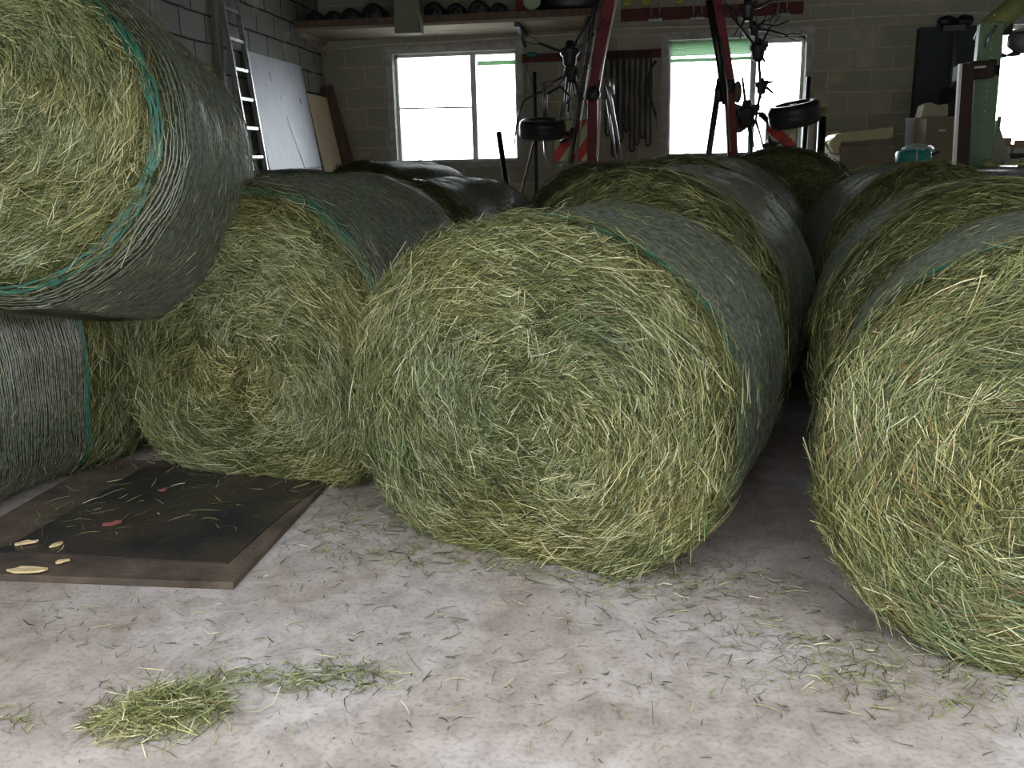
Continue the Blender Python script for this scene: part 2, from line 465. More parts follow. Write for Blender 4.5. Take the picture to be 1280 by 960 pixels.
# ------------------------------------------------------------------ round bales
def bale(name, near, al, a, b, L, label, z0=0.0, k0=.95, k1=.94, tilt=0.0, n_face=3000, n_rim=600, n_far=300, n_side=80, fly=60, threads=70, n_exp=2.4,
         rim=.10, frim=.08, dome=.07, teal=True, teal_far=False, square=True, seed=1, sl=(.05, .19), sw=.0022, weights=None, gain=1.0, twist=.0):
    """near: (x, y) under the centre of the near face; al: heading of the axis from +Y towards +X"""
    al = radians(al); tilt = radians(tilt)
    ax = Vector((sin(al), cos(al), 0))
    mid = Vector((near[0], near[1], z0)) + ax * (L / 2)
    # the thing's own frame: +Y along the axis; the origin lies at the foot of the near face for tilted bales
    root = empty(name, mid if not tilt else Vector((near[0], near[1], z0)), label, 'hay bale', 'round hay bales wrapped in net', rot=(tilt, 0, -al))
    y0 = -L / 2 if not tilt else 0.0

    def kk(s):
        s = np.asarray(s, float)
        k = np.ones_like(s)
        rs = .16; k = np.where(s < rs, 1 - (1 - k0) * (1 - s / rs) ** 2, k)
        e = L - s
        k = np.where(e < rs, 1 - (1 - k1) * (1 - e / rs) ** 2, k)
        return k

    def ell(t, k=1.0, rad=1.0):
        c, sn = np.cos(t), np.sin(t)
        rad = rad * (1 - (1 - k) * (np.clip(.62 + .55 * sn, .12, 1.0) if square else 1.0))        # the weight of the bale squares its lower rim
        lo = sn < 0
        ex = 2 / n_exp
        u = np.where(lo, np.sign(c) * np.abs(c) ** ex, c); w = np.where(lo, -np.abs(sn) ** ex, sn)
        return a * u * rad, b + b * w * rad

    def lumps(P):
        return .016 * wav(P, seed, 3.2) + .008 * wav(P, seed + 9, 9.0)

    def lat(t, s, off=0.0):
        u, w = ell(t, kk(s))
        P = np.stack([u, y0 + s, w], -1).reshape(-1, 3)
        nr = np.stack([u / (a * a), np.zeros_like(u), (w - b) / (b * b)], -1).reshape(-1, 3)
        nr /= np.maximum(np.linalg.norm(nr, axis=1, keepdims=True), 1e-6)
        P = P + nr * (lumps(P) + off)[:, None]
        P[:, 2] = np.maximum(P[:, 2], .004)
        return P, nr

    def face(t, r, off=0.0, far=False):
        k = k1 if far else k0
        u, w = ell(t, k, r)
        bulge = dome * (1 - r ** 2.5)
        yy = (y0 + L + bulge * .5) if far else (y0 - bulge)
        P = np.stack([u, np.broadcast_to(yy, u.shape), w], -1).reshape(-1, 3)
        d = 1 if far else -1
        P[:, 1] += d * (lumps(P * 1.3) * 1.2 + .014 * wav(P, seed + 13, 16.0) + off)
        P[:, 2] = np.maximum(P[:, 2], .004)
        return P, np.tile(np.array([0, d, 0.0]), (len(P), 1))

    # --- hay body: the sides and both ends, one closed mesh
    nt = 144
    T = np.linspace(0, 2 * pi, nt, endpoint=False)
    rings = []
    for r in (0.0001, .06, .12, .18, .24, .3, .36, .42, .48, .54, .6, .66, .72, .78, .84, .9, .95):
        rings.append(face(T, np.full(nt, r))[0])
    for s in np.concatenate([[0, .02, .05, .09, .13], np.linspace(.18, L - .18, 12), [L - .13, L - .09, L - .05, L - .02, L]]):
        rings.append(lat(T, np.full(nt, s))[0])
    for r in (.94, .7, .45, .2, .0001):
        rings.append(face(T, np.full(nt, r), far=True)[0])
    V = np.concatenate(rings)
    nr_ = len(rings)
    fs = []
    for i in range(nr_ - 1):
        for k in range(nt):
            q = (k + 1) % nt
            fs.append((i * nt + k, i * nt + q, (i + 1) * nt + q, (i + 1) * nt + k))
    def raw(nm, V, fs, mats, smooth=True, mi=None):
        me = bpy.data.meshes.new(nm); me.from_pydata(V.tolist(), [], fs)
        for m_ in mats: me.materials.append(m_)
        me.polygons.foreach_set('use_smooth', [smooth] * len(fs))
        if mi is not None: me.polygons.foreach_set('material_index', mi)
        o = bpy.data.objects.new(nm, me); C.objects.link(o); o.parent = root
        return o
    raw('hay_body', V, fs, [M['core']])

    # --- net: a tight sleeve plus the threads that run round the bale
    vs, fs, mi = [], [], []
    ns = 16
    edge0 = rim + .018 * wav(np.stack([np.cos(T), np.sin(T), T * 0], 1), seed + 3, 2.5)
    edge1 = L - frim + .018 * wav(np.stack([np.cos(T), np.sin(T), T * 0], 1), seed + 4, 2.5)
    for j in range(ns + 1):
        s = edge0 + (edge1 - edge0) * j / ns
        vs.append(lat(T, s, .005)[0])
    for j in range(ns):
        for k in range(nt):
            q = (k + 1) % nt
            fs.append((j * nt + k, j * nt + q, (j + 1) * nt + q, (j + 1) * nt + k)); mi.append(0)
    base = (ns + 1) * nt
    T2 = np.linspace(0, 2 * pi, 160, endpoint=False); n2 = len(T2)
    ring3 = np.stack([np.cos(T2), np.sin(T2), T2 * 0], 1)
    e0 = rim + .018 * wav(ring3, seed + 3, 2.5); e1 = L - frim + .018 * wav(ring3, seed + 4, 2.5)

    def thread(frac, hw, off, jit):
        nonlocal base
        s = e0 + (e1 - e0) * frac + jit * wav(ring3, int(rng.integers(1e6)), 5.0) + rng.normal(0, .0012, n2)
        s = np.clip(s, .005, L - .005)
        p1 = lat(T2, s - hw, off)[0]; p2 = lat(T2, s + hw, off + .0015)[0]
        vs.append(p1); vs.append(p2)
        for k in range(n2):
            q = (k + 1) % n2
            fs.append((base + k, base + q, base + n2 + q, base + n2 + k)); mi.append(1)
        base += 2 * n2
    for j in range(threads):
        thread((j + .5) / threads, .0008 + .0006 * rng.random(), .009, .004)
    o = raw('net_wrap', np.concatenate(vs), fs, [M['net'], M['thread']], True, mi)
    # --- green threads along the near edge of the net
    if teal or teal_far:
        vs, fs, base = [], [], 0
        mi = []
        for j in range(5):
            thread((1.002 - .005 * j) if teal_far else (-.003 + .005 * j), .0017, .019, .008)
        raw('net_edge_band', np.concatenate(vs), fs, [M['teal']])['label'] = 'teal green threads along the edge of the net'

    # --- blades of hay
    Ps, Ds, Ns, Ls, Ws, Bs, Gs = [], [], [], [], [], [], []

    def scatter(n, region, far=False):
        if n <= 0: return
        nb = max(1, n // 6)                                  # blades lie in wisps of about six
        wisp = rng.integers(0, nb, n)
        if region == 'face':
            rb = np.sqrt(rng.uniform(0, 1, nb)); tb = rng.uniform(0, 2 * pi, nb); ob = rng.exponential(.010, nb) - .006
            r = np.clip(rb[wisp] + rng.normal(0, .022, n), .001, 1.03); t = tb[wisp] + rng.normal(0, .022, n) / np.maximum(rb[wisp], .1)
            off = ob[wisp] + rng.normal(0, .003, n)
            P, Nn = face(t, r, off, far)
            u, w = ell(t)
            e = 1e-3; u2, w2 = ell(t + e)
            tg = np.stack([u2 - u, np.zeros(n), w2 - w], 1); tg /= np.maximum(np.linalg.norm(tg, axis=1, keepdims=True), 1e-9)
            rd = np.cross(tg, np.tile([0, 1.0, 0], (n, 1)))
            Q = P.copy()
            coh = wav(Q, seed + 21, 3.0) * 1.0 + wav(Q, seed + 22, 8.0) * .5
            swirl = np.clip((r - .25) / .6, 0, 1)
            ab = rng.normal(0, 1, nb)[wisp] * np.where(rng.random(nb) < .15, 1.2, 1.0)[wisp]
            ang = coh * (1.1 - .85 * swirl) + ab * (.62 - .36 * swirl) + rng.normal(0, .16, n) + twist
            D = tg * np.cos(ang)[:, None] + rd * np.sin(ang)[:, None]
            D[:, 1] += rng.normal(0, .13, nb)[wisp] + rng.normal(0, .06, n)
        else:
            lo, hi = (L - frim - .02, L + .0) if far else (0.0, rim + .03)
            t = rng.uniform(0, 2 * pi, nb)[wisp] + rng.normal(0, .03, n)
            s = rng.uniform(lo, hi, nb)[wisp] + rng.normal(0, .008, n)
            off = rng.exponential(.010, nb)[wisp] + rng.normal(0, .002, n)
            P, Nn = lat(t, s, off)
            tg = np.cross(Nn, np.tile([0, 1.0, 0], (n, 1)))
            ang = rng.normal(0, .4, nb)[wisp] + rng.normal(0, .15, n)
            D = tg * np.cos(ang)[:, None] + np.array([0, 1.0, 0]) * np.sin(ang)[:, None] + Nn * rng.normal(0, .10, n)[:, None]
        Ps.append(P); Ds.append(D); Ns.append(Nn)
        l = rng.uniform(sl[0], sl[1], n) * np.where(rng.random(n) < .08, 1.7, 1.0)
        if region == 'face': l = l * (.5 + .5 * np.clip(swirl, 0, 1))
        Ls.append(l); Ws.append(sw * rng.uniform(.6, 1.25, n)); Bs.append(np.abs(rng.normal(.06, .07, n)))
        Gs.append(np.clip(rng.normal(0, .16, nb), -.4, .4)[wisp])
    scatter(n_face, 'face'); scatter(n_rim, 'rim'); scatter(n_far, 'rim', True)
    if n_side:
        t = rng.uniform(0, 2 * pi, n_side); s = rng.uniform(rim, L - frim, n_side)
        P, Nn = lat(t, s, .013)
        D = np.cross(Nn, np.tile([0, 1.0, 0], (n_side, 1))) + np.array([0, 1.0, 0]) * rng.normal(0, .5, (n_side, 1)) + Nn * rng.normal(0, .08, (n_side, 1))
        Ps.append(P); Ds.append(D); Ns.append(Nn); Ls.append(rng.uniform(.02, .09, n_side)); Ws.append(np.full(n_side, sw * .7)); Bs.append(np.abs(rng.normal(.08, .08, n_side)))
    if fly:
        t = rng.uniform(-1.1, pi + 1.1, fly); s = rng.uniform(-.01, rim, fly)
        P, Nn = lat(t, np.clip(s, 0, None), .02)
        D = np.cross(Nn, np.tile([0, 1.0, 0], (fly, 1))) * rng.choice([-1, 1], (fly, 1)) + Nn * np.abs(rng.normal(.35, .3, (fly, 1))) + np.array([0, -1.0, 0]) * np.abs(rng.normal(.3, .4, (fly, 1)))
        Ps.append(P); Ds.append(D); Ns.append(Nn); Ls.append(rng.uniform(.05, .15, fly)); Ws.append(np.full(fly, sw * .75)); Bs.append(np.abs(rng.normal(.12, .12, fly)))
    P = np.concatenate(Ps)
    P[:, 2] = np.maximum(P[:, 2], .012)
    sh = np.zeros(len(P)); gg = np.concatenate(Gs); sh[:len(gg)] = gg
    straw_mesh('hay_blades', P, np.concatenate(Ds), np.concatenate(Ns), np.concatenate(Ls), np.concatenate(Ws), np.concatenate(Bs), tints(len(P), P, seed, weights, gain, sh), root)
    return root


WY = (.13, .15, .17, .16, .15, .12, .07, .03, .03)      # a little yellower
WG = (.14, .18, .20, .15, .11, .08, .05, .015, .10)      # a little greener
bale('round_bale', (-.375, 3.10), 19.5, .735, .628, 1.08, 'big bale in the middle front, its sagging straw face turned to the open floor', n_exp=2.9, k0=.955, n_face=48000, n_rim=8000, n_far=2500, n_side=2200, fly=650, threads=110, seed=11, weights=None)
bale('round_bale', (-1.73, 3.86), 11, .725, .70, 1.22, 'bale on the floor behind the black mat, left of the big middle bale', k0=.83, n_face=36000, n_rim=7000, n_far=1500, n_side=1800, fly=260, threads=110, seed=23, weights=WY, n_exp=3.4, rim=.035)
bale('round_bale', (1.225, 2.40), 17, .69, .625, 1.15, 'greenish bale cut off by the right edge of the photo, nearest the camera', k0=.95, n_face=42000, n_rim=8000, n_far=1500, n_side=1800, fly=420, threads=110, seed=31, weights=WG)
bale('round_bale', (-2.26, 2.96), -7, .67, .67, 1.02, 'bale lying on top of the left stack, tilted, up against the photo edge', z0=.98, k0=.78, tilt=-13, n_face=38000, n_rim=3000, n_far=1200, n_side=2200, fly=200, threads=95, seed=43, weights=WY, rim=.02, square=False, n_exp=2.05, sl=(.06, .18), gain=1.05)
bale('round_bale', (-3.26, 3.14), 17, .55, .64, 1.22, 'netted bale at floor level beneath the tilted one, only its long side visible', k0=.96, k1=.93, n_exp=3.4, n_face=4000, n_rim=800, n_far=14000, n_side=2200, fly=60, threads=110, seed=57, frim=.38, teal_far=True, teal=False, weights=WG)
far = dict(n_face=12000, n_rim=5000, n_far=1500, n_side=1000, fly=80, threads=60, sl=(.05, .16), sw=.0030, teal=False, weights=(.20, .24, .22, .15, .09, .04, .01, .03, .02))
bale('round_bale', (.02, 4.27), 18, .70, .70, 1.14, 'second bale of the middle row, just behind the big front one', seed=61, **far)
bale('round_bale', (.24, 5.52), 18, .70, .73, 1.14, 'third bale of the middle row, under the right-hand window', seed=62, **far)
bale('round_bale', (-.24, 6.95), 12, .70, .71, 1.15, 'dark-faced bale in front of the left red and cream striped board', seed=63, gain=.65, **far)  # low gain, here and on the next three, puts shade into the hay colour
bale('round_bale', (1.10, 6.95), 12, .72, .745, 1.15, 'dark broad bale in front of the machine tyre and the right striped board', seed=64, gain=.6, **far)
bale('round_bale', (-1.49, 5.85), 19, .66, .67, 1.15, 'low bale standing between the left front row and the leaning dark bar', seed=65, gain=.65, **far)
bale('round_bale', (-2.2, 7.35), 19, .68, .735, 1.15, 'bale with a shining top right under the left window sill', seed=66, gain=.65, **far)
bale('round_bale', (-2.46, 5.3), 10, .68, .71, 1.15, 'bale barely showing below the ladder and the grey board', seed=67, **far)
bale('round_bale', (1.43, 3.62), 11, .67, .655, 1.15, 'second bale of the right row, with its net showing above the nearest one', rim=.22, seed=68, **far)
bale('round_bale', (1.69, 5.22), 1, .60, .69, 1.15, 'third bale of the right row, in front of the turquoise pack', seed=69, **far)

# ------------------------------------------------------------------ room shell
YB, XL, XR, YF, ZC = 11.8, -3.92, 6.2, 0.75, 3.95


def struct(name, mb, m, parent=None, bevel=0.0):
    o = mb.build(name, m, parent, bevel)
    if parent is None: o['kind'] = 'structure'
    return o


g = MB(); g.span((XL - .3, YF - .3, -.2), (XR + .3, YB + .3, 0)); struct('floor', g, M['floor'])
g = MB(); g.span((-40, -40, -.32), (40, 50, -.21)); struct('ground', g, M['yard'])
g = MB(); g.span((-16, -9.6, -.3), (16, -9.2, 4.4)); struct('wall_sky_blocker', g, M['blockerwall'])      # unseen wall, added to block the low sky from the deep bales
g = MB(); g.span((XL - .3, YF - .3, ZC), (XR + .3, YB + .3, ZC + .2)); struct('ceiling', g, M['ceil'])
g = MB(); g.span((XL - .3, YF - .3, 0), (XL, YB + .3, ZC)); struct('wall_left', g, M['side'])
g = MB(); g.span((XR, YF - .3, 0), (XR + .3, YB + .3, ZC)); struct('wall_right', g, M['side'])
WINS = [(-2.99, -1.40, 1.47, 2.82), (.49, 2.12, 1.47, 2.85), (4.22, 5.85, 1.42, 2.87)]
g = MB()
xs = [XL]
for x0, x1, z0, z1 in WINS:
    g.span((xs[-1], YB, 0), (x0, YB + .3, ZC)); g.span((x0, YB, 0), (x1, YB + .3, z0)); g.span((x0, YB, z1), (x1, YB + .3, ZC)); xs.append(x1)
g.span((xs[-1], YB, 0), (XR, YB + .3, ZC)); struct('wall_back', g, M['back'])
DX0, DX1, DZ = -3.2, 3.4, 3.05
g = MB(); g.span((XL, YF - .3, 0), (DX0, YF, ZC)); g.span((DX1, YF - .3, 0), (XR, YF, ZC)); g.span((DX0, YF - .3, DZ), (DX1, YF, ZC)); struct('wall_front', g, M['side'])

for i, (x0, x1, z0, z1) in enumerate(WINS):
    w = empty('window_%d' % (i + 1), ((x0 + x1) / 2, YB + .1, z0)); w['kind'] = 'structure'
    # ragged rendered surround
    g = MB()
    for (p, q) in (((x0 - .09, z0), (x0 + .0, z1)), ((x1, z0), (x1 + .09, z1)), ((x0 - .09, z1), (x1 + .09, z1 + .09)), ((x0 - .09, z0 - .07), (x1 + .09, z0))):
        g.span((p[0], YB - .018, p[1]), (q[0], YB + .02, q[1]))
    g.build('surround', M['plaster'], w)
    fy = YB + .12
    xm = {0: -1.97, 1: 1.52, 2: 5.05}[i]
    g = MB()
    t = .035
    g.span((x0, fy, z0), (x0 + t, fy + .06, z1)); g.span((x1 - t, fy, z0), (x1, fy + .06, z1)); g.span((x0, fy, z1 - t), (x1, fy + .06, z1)); g.span((x0, fy, z0), (x1, fy + .06, z0 + t))
    g.build('window_frame', M['sash'], w)
    g = MB(); g.span((xm - .035, fy - .03, z0), (xm + .035, fy + .07, z1)); g.tube([(xm, fy - .05, (z0 + z1) / 2 + .06), (xm, fy - .05, (z0 + z1) / 2 - .1)], .012)
    g.build('mullion', M['sash'], w)
    if i == 0:
        g = MB(); g.bar((x0 + t, fy + .03, 2.165), (xm, fy + .03, 2.15), .02, .022); g.build('glazing_bar', M['sash'], w)
        g = MB(); g.span((xm + .05, fy + .0, 2.655), (x1 - .03, fy + .03, 2.71)); g.build('blind_rail', M['blind'], w)
    if i == 1:
        b = MB()
        for k in range(9):
            z = z1 - .02 - k * .019
            b.box(((x0 + xm) / 2, fy - .03, z), (xm - x0 - .06, .024, .004), Matrix.Rotation(radians(-35), 3, 'X'))
        b.span((x0 + .03, fy - .05, z1 - .25), (xm - .03, fy - .015, z1 - .21))
        b.tube([(x0 + .2, fy - .03, z1), (x0 + .2, fy - .03, z1 - .23)], .003, 6); b.tube([(xm - .35, fy - .03, z1), (xm - .35, fy - .03, z1 - .23)], .003, 6)
        b.build('venetian_blind', M['blind'], w)
        b = MB(); b.span((xm + .06, fy - .05, z1 - .07), (x1 - .03, fy - .0, z1 - .02)); b.build('blind_rail', M['sash'], w)
    g = MB(); g.span((x0 + .02, fy + .028, z0 + .02), (x1 - .02, fy + .033, z1 - .02)); g.build('pane', M['glass'], w)
    g = MB(); g.span((x0 - .05, YB - .05, z0 - .035), (x1 + .05, fy, z0)); g.build('window_sill', M['plaster'], w)

# conduit along the back wall
g = MB()
pts = [W(px, py, YB - .02) for px, py in ((408, 62), (470, 57), (560, 52), (640, 47), (720, 42), (770, 36), (860, 33), (940, 32), (1000, 26), (1100, 20), (1200, 16), (1279, 15), (1400, 12))]
g.tube(pts, .012, 8)
tag(g.build('wall_conduit', M['hoop']), 'thin pale pipe running along the back wall over the windows', 'pipe')

# ------------------------------------------------------------------ floor hatch, mat and bits
hx0, hx1, hy0, hy1 = -2.66, -1.378, 2.76, 4.05
g = MB()
g.box(((hx0 + hx1) / 2, (hy0 + hy1) / 2, .014), (hx1 - hx0, hy1 - hy0, .028))
o = g.build('hatch_board', M['hatch'], None, .004)
tag(o, 'worn brown wooden board lying flat on the concrete under the black mat', 'board')
mp = [(0, 690), (-40, 688), (50, 640), (110, 612), (172, 582), (300, 578), (418, 592), (350, 645), (284, 703), (200, 698), (100, 691)]
poly = [WZ(px, py, .032) for px, py in [(-10, 690), (24, 676), (60, 655), (105, 630), (150, 602), (182, 583), (260, 584), (340, 588), (416, 596), (384, 620), (350, 646), (322, 670), (300, 690), (284, 704), (230, 702), (160, 698), (80, 692)]]
g = MB(); g.prism([(p.x, p.y, .028) for p in poly], (0, 0, .007))
tag(g.build('rubber_mat', M['mat_']), 'black dirty rubber mat lying on the brown board', 'mat')


def chip(px, py, lx, ly, rot, label, m, nm, cat, seed, grp=None):
    c = WZ(px, py, .04); rr = random.Random(seed)
    pts = []
    for k in range(9):
        t = 2 * pi * k / 9; q = rr.uniform(.45, 1.2) if nm == 'red_flake' else rr.uniform(.7, 1.1)
        x, y = lx / 2 * cos(t) * q, ly / 2 * sin(t) * q
        pts.append((c.x + x * cos(rot) - y * sin(rot), c.y + x * sin(rot) + y * cos(rot), .0365 + rr.uniform(0, .004)))
    g = MB(); g.prism(pts, (0, 0, .002 if nm == 'red_flake' else .008)); tag(g.build(nm, m), label, cat, grp)


chip(36, 713, .17, .05, 0.0, 'long pale wood chip at the front left edge of the board', M['chip'], 'wood_chip', 'wood chip', 1, 'pale wood chips')
chip(32, 679, .085, .028, .5, 'pale wood chip at the left corner of the black mat', M['chip'], 'wood_chip', 'wood chip', 2, 'pale wood chips')
chip(71, 681, .06, .022, 1.0, 'small pale wood chip on the mat, right of the corner one', M['chip'], 'wood_chip', 'wood chip', 3, 'pale wood chips')
chip(79, 702, .055, .02, .7, 'small pale wood chip on the bare board, right of the long one', M['chip'], 'wood_chip', 'wood chip', 4, 'pale wood chips')
chip(141, 654, .075, .06, .3, 'pinkish red flake in the middle of the black mat', M['redflake'], 'red_flake', 'flake', 5)
chip(203, 612, .06, .05, 1.2, 'faded red flake farther back on the black mat', M['redflake'], 'red_flake', 'flake', 6)

# ------------------------------------------------------------------ loose hay on the floor (uncountable)


def litter(name, label, spots, n, l=(.02, .08), w=.0028, z=.006, weights=None, pile=0.0, gain=1.0):
    P = []
    tot = sum(s[4] for s in spots)
    for (px, py, rx, ry, wt) in spots:
        k = int(n * wt / tot)
        c = WZ(px, py)
        q = rng.normal(0, 1, (k, 2)) * [rx, ry]
        P.append(np.stack([c.x + q[:, 0], c.y + q[:, 1], z + np.abs(rng.normal(0, 1, k)) * (.004 + pile * np.exp(-(q[:, 0] / rx) ** 2 - (q[:, 1] / ry) ** 2))], 1))
    P = np.concatenate(P); n = len(P)
    a = rng.uniform(0, 2 * pi, n)
    D = np.stack([np.cos(a), np.sin(a), rng.normal(0, .06 + (2.5 * pile if pile else 0), n)], 1)
    Nn = np.tile([0, 0, 1.0], (n, 1))
    L_ = rng.uniform(l[0], l[1], n) * np.where(rng.random(n) < .05, 1.8, 1)
    o = straw_mesh(name, P, D, Nn, L_, w * rng.uniform(.5, 1.3, n), np.abs(rng.normal(.12, .12, n)), tints(n, P, 99, weights, gain), None)
    return tag(o, label, 'hay')


litter('hay_litter', 'loose bits of hay strewn over the concrete in front of the bales',
       [(200, 582, .12, .06, 1.0), (300, 585, .20, .06, 1.4), (400, 594, .15, .06, 1.2), (120, 590, .12, .08, 1.0), (520, 660, .30, .12, 2.2), (620, 700, .40, .07, 2.6), (780, 722, .30, .06, 1.8), (860, 735, .25, .10, 1.6), (1010, 800, .22, .12, 1.2), (1110, 830, .22, .12, 1.8), (1180, 860, .25, .10, 1.4), (450, 640, .12, .25, 1.4),
        (640, 800, 1.0, .5, 1.2), (500, 880, .8, .35, .5), (330, 800, .5, .3, .5), (900, 850, .6, .3, .5), (60, 770, .4, .15, .5), (30, 560, .25, .4, .6)], 4200, gain=.95)
litter('hay_scatter', 'thin trail of hay wisps on the concrete right of the small heap', [(330, 852, .10, .035, 1.4), (395, 848, .12, .04, 2.2), (445, 842, .06, .03, .8), (280, 848, .05, .03, .8), (480, 850, .1, .05, .3), (15, 905, .05, .04, .5)], 520, w=.0026)
litter('hay_heap', 'small heap of dried hay on the concrete near the camera', [(205, 893, .085, .055, 3), (240, 880, .05, .035, 1), (160, 908, .05, .035, 1)], 1500, l=(.04, .15), w=.0024, pile=.042, weights=(.10, .12, .14, .15, .17, .14, .09, .05, .04))
litter('mat_litter', 'stray hay stems scattered over the black mat', [(250, 620, .45, .18, 3), (120, 640, .3, .2, 1), (330, 600, .3, .08, 2), (90, 660, .25, .15, 1.5)], 300, z=.042, l=(.02, .13), w=.0026)
dk = mat('dark_litter', (.06, .05, .035), .8)
P = []
for (px, py, rx, ry, k) in [(640, 800, .9, .45, 150), (500, 860, .7, .3, 90), (850, 840, .6, .3, 70), (330, 770, .5, .25, 60)]:
    c = WZ(px, py); q = rng.normal(0, 1, (k, 2)) * [rx, ry]
    P.append(np.stack([c.x + q[:, 0], c.y + q[:, 1], np.full(k, .006)], 1))
P = np.concatenate(P); n = len(P); a = rng.uniform(0, 6.28, n)
o = straw_mesh('dark_stalks', P, np.stack([np.cos(a), np.sin(a), a * 0], 1), np.tile([0, 0, 1.0], (n, 1)), rng.uniform(.006, .035, n) * np.where(rng.random(n) < .07, 2.2, 1), rng.uniform(.0015, .004, n), np.abs(rng.normal(.2, .2, n)), np.tile([.06, .05, .03], (n, 1)) * rng.uniform(.5, 1.5, (n, 1)), None)
tag(o, 'dark withered stalks and crumbs strewn on the pale concrete', 'hay')

# ------------------------------------------------------------------ left wall: ladder, boards


def WX(px, py, X):
    d = ray(px, py); return EYE + d * (X / d.x)


la = WX(281, 30, -3.86); lb = WX(305, 197, -3.74); ra = WX(299, 38, -3.86); rb = WX(330, 210, -3.74)


def ext(p, q, z):
    return p + (q - p) * ((z - p.z) / (q.z - p.z))


lt, lbm = ext(la, lb, 3.3), ext(la, lb, 0.0)
rt, rbm = ext(ra, rb, 3.3), ext(ra, rb, 0.0)
lbm = Vector((lt.x + .42, lt.y + .02, 0)); rbm = Vector((rt.x + .42, rt.y + .05, 0))
lt2 = ext(la, lb, 3.3); dY = .34
L0 = Vector((-3.90, la.y - .02, 3.35)); L1v = Vector((-3.58, lb.y + .1, 0))
lad = empty('ladder', (-3.58, L1v.y, 0), 'pale aluminium ladder leaning on the left wall', 'ladder')
g = MB(); g.bar(L0, L1v, .022, .05, (1, 0, 0)); g.build('rail', M['alu'], lad)
g = MB(); g.bar(L0 + Vector((0, .37, 0)), L1v + Vector((0, .37, 0)), .022, .05, (1, 0, 0)); g.build('rail', M['alu'], lad)
for k in range(12):
    p = L0 + (L1v - L0) * ((k + .4) / 12)
    g = MB(); g.bar(p, p + Vector((0, .37, 0)), .022, .028); g.build('rung', M['alu'], lad)


def sheet(name, tl, tr, br, bl, th, m, label, cat, seam=None):
    n = ((tr - tl).cross(bl - tl)).normalized()
    if n.x > 0: n = -n
    g = MB(); g.prism([tl, tr, br, bl], n * th)
    if seam:
        for (a, b, w) in seam:
            pass
    return tag(g.build(name, m, None, .002), label, cat)


def quad_board(y0, y1, ztop, xtop, xfoot):
    return [Vector((xtop, y0, ztop)), Vector((xtop, y1, ztop)), Vector((xfoot, y1, 0)), Vector((xfoot, y0, 0))]


q = quad_board(9.22, 10.86, 2.62, -3.87, -3.50)
o = sheet('leaning_board', *q, .018, M['silverboard'], 'large silver grey board leaning on the left wall beside the ladder', 'board')
g = MB()
def onb(u, z):
    t = z / 2.62; x = -3.50 + (-3.87 + 3.50) * t
    return Vector((x + .004, 9.22 + 1.64 * u, z))
for (u0, z0, u1, z1, w) in ((.50, 2.0, .53, 1.85, .012), (.53, 1.85, .60, 1.62, .014), (.60, 1.62, .64, 1.42, .01), (.33, 2.45, .36, 2.36, .02), (.47, 2.22, .48, 2.16, .02), (.82, 2.24, .84, 2.17, .02)):
    g = MB(); g.bar(onb(u0, z0), onb(u1, z1), w, .004, (1, 0, 0)); g.build('crack', M['black'], o)
q = quad_board(10.885, 11.62, 2.31, -3.83, -3.44)
sheet('plywood_sheet', *q, .012, M['ply'], 'pale tan plywood sheet leaning behind the silver grey board', 'board')
g = MB(); p0 = Vector((-3.86, 11.66, 2.45)); p1 = Vector((-3.28, 11.66, 0.0)); g.bar(p0, p1, .20, .03, (0, 1, 0))
tag(g.build('dark_plank', M['brownwood'], None, .003), 'dark brown plank leaning in the back left corner', 'plank')
# narrow upright batten between the blockwork near the ladder
g = MB(); p = WX(272, 30, -3.88); g.span((-3.92, p.y - .05, .0), (-3.87, p.y + .06, ZC)); tag(g.build('wall_batten', M['greypost'], None, .003), 'grey upright batten fixed to the left wall behind the ladder', 'batten')

# ------------------------------------------------------------------ shelf under the roof at the back left
sa, sb = W(378, 46, 10.9), W(745, 17, 10.9)
SZ = (sa.z + sb.z) / 2
sh = empty('timber_shelf', (-2.2, 11.3, SZ), 'long pale timber shelf high on the back wall above the left window', 'shelf')
g = MB(); g.span((XL + .01, 10.85, SZ), (sb.x, 11.3, SZ + .035)); g.span((XL + .01, 11.32, SZ), (sb.x, YB - .01, SZ + .035)); g.build('shelf_board', M['timber'], sh, .003)
g = MB(); g.span((XL + .01, 10.83, SZ + .035), (sb.x, 10.87, SZ + .11)); g.build('shelf_lip', M['brownwood'], sh, .003)
for bx in (XL + .06, W(650, 40, 11.2).x, sb.x - .1):
    g = MB(); g.span((bx - .03, 10.88, SZ - .05), (bx + .03, YB - .01, SZ)); g.bar((bx, 11.0, SZ - .03), (bx, YB - .02, SZ - .16), .03, .03); g.build('bracket', M['darksteel'] if bx > XL + .1 else M['timber'], sh)
# hanging grey boarded post
pa, pb = W(497, 44, 10.75), W(529, 44, 10.75)
g = MB(); g.span((pa.x, 10.62, pa.z), (pb.x, 10.80, ZC)); tag(g.build('hanging_post', M['greypost'], None, .004), 'flat grey green post coming down from the roof in front of the shelf', 'post')
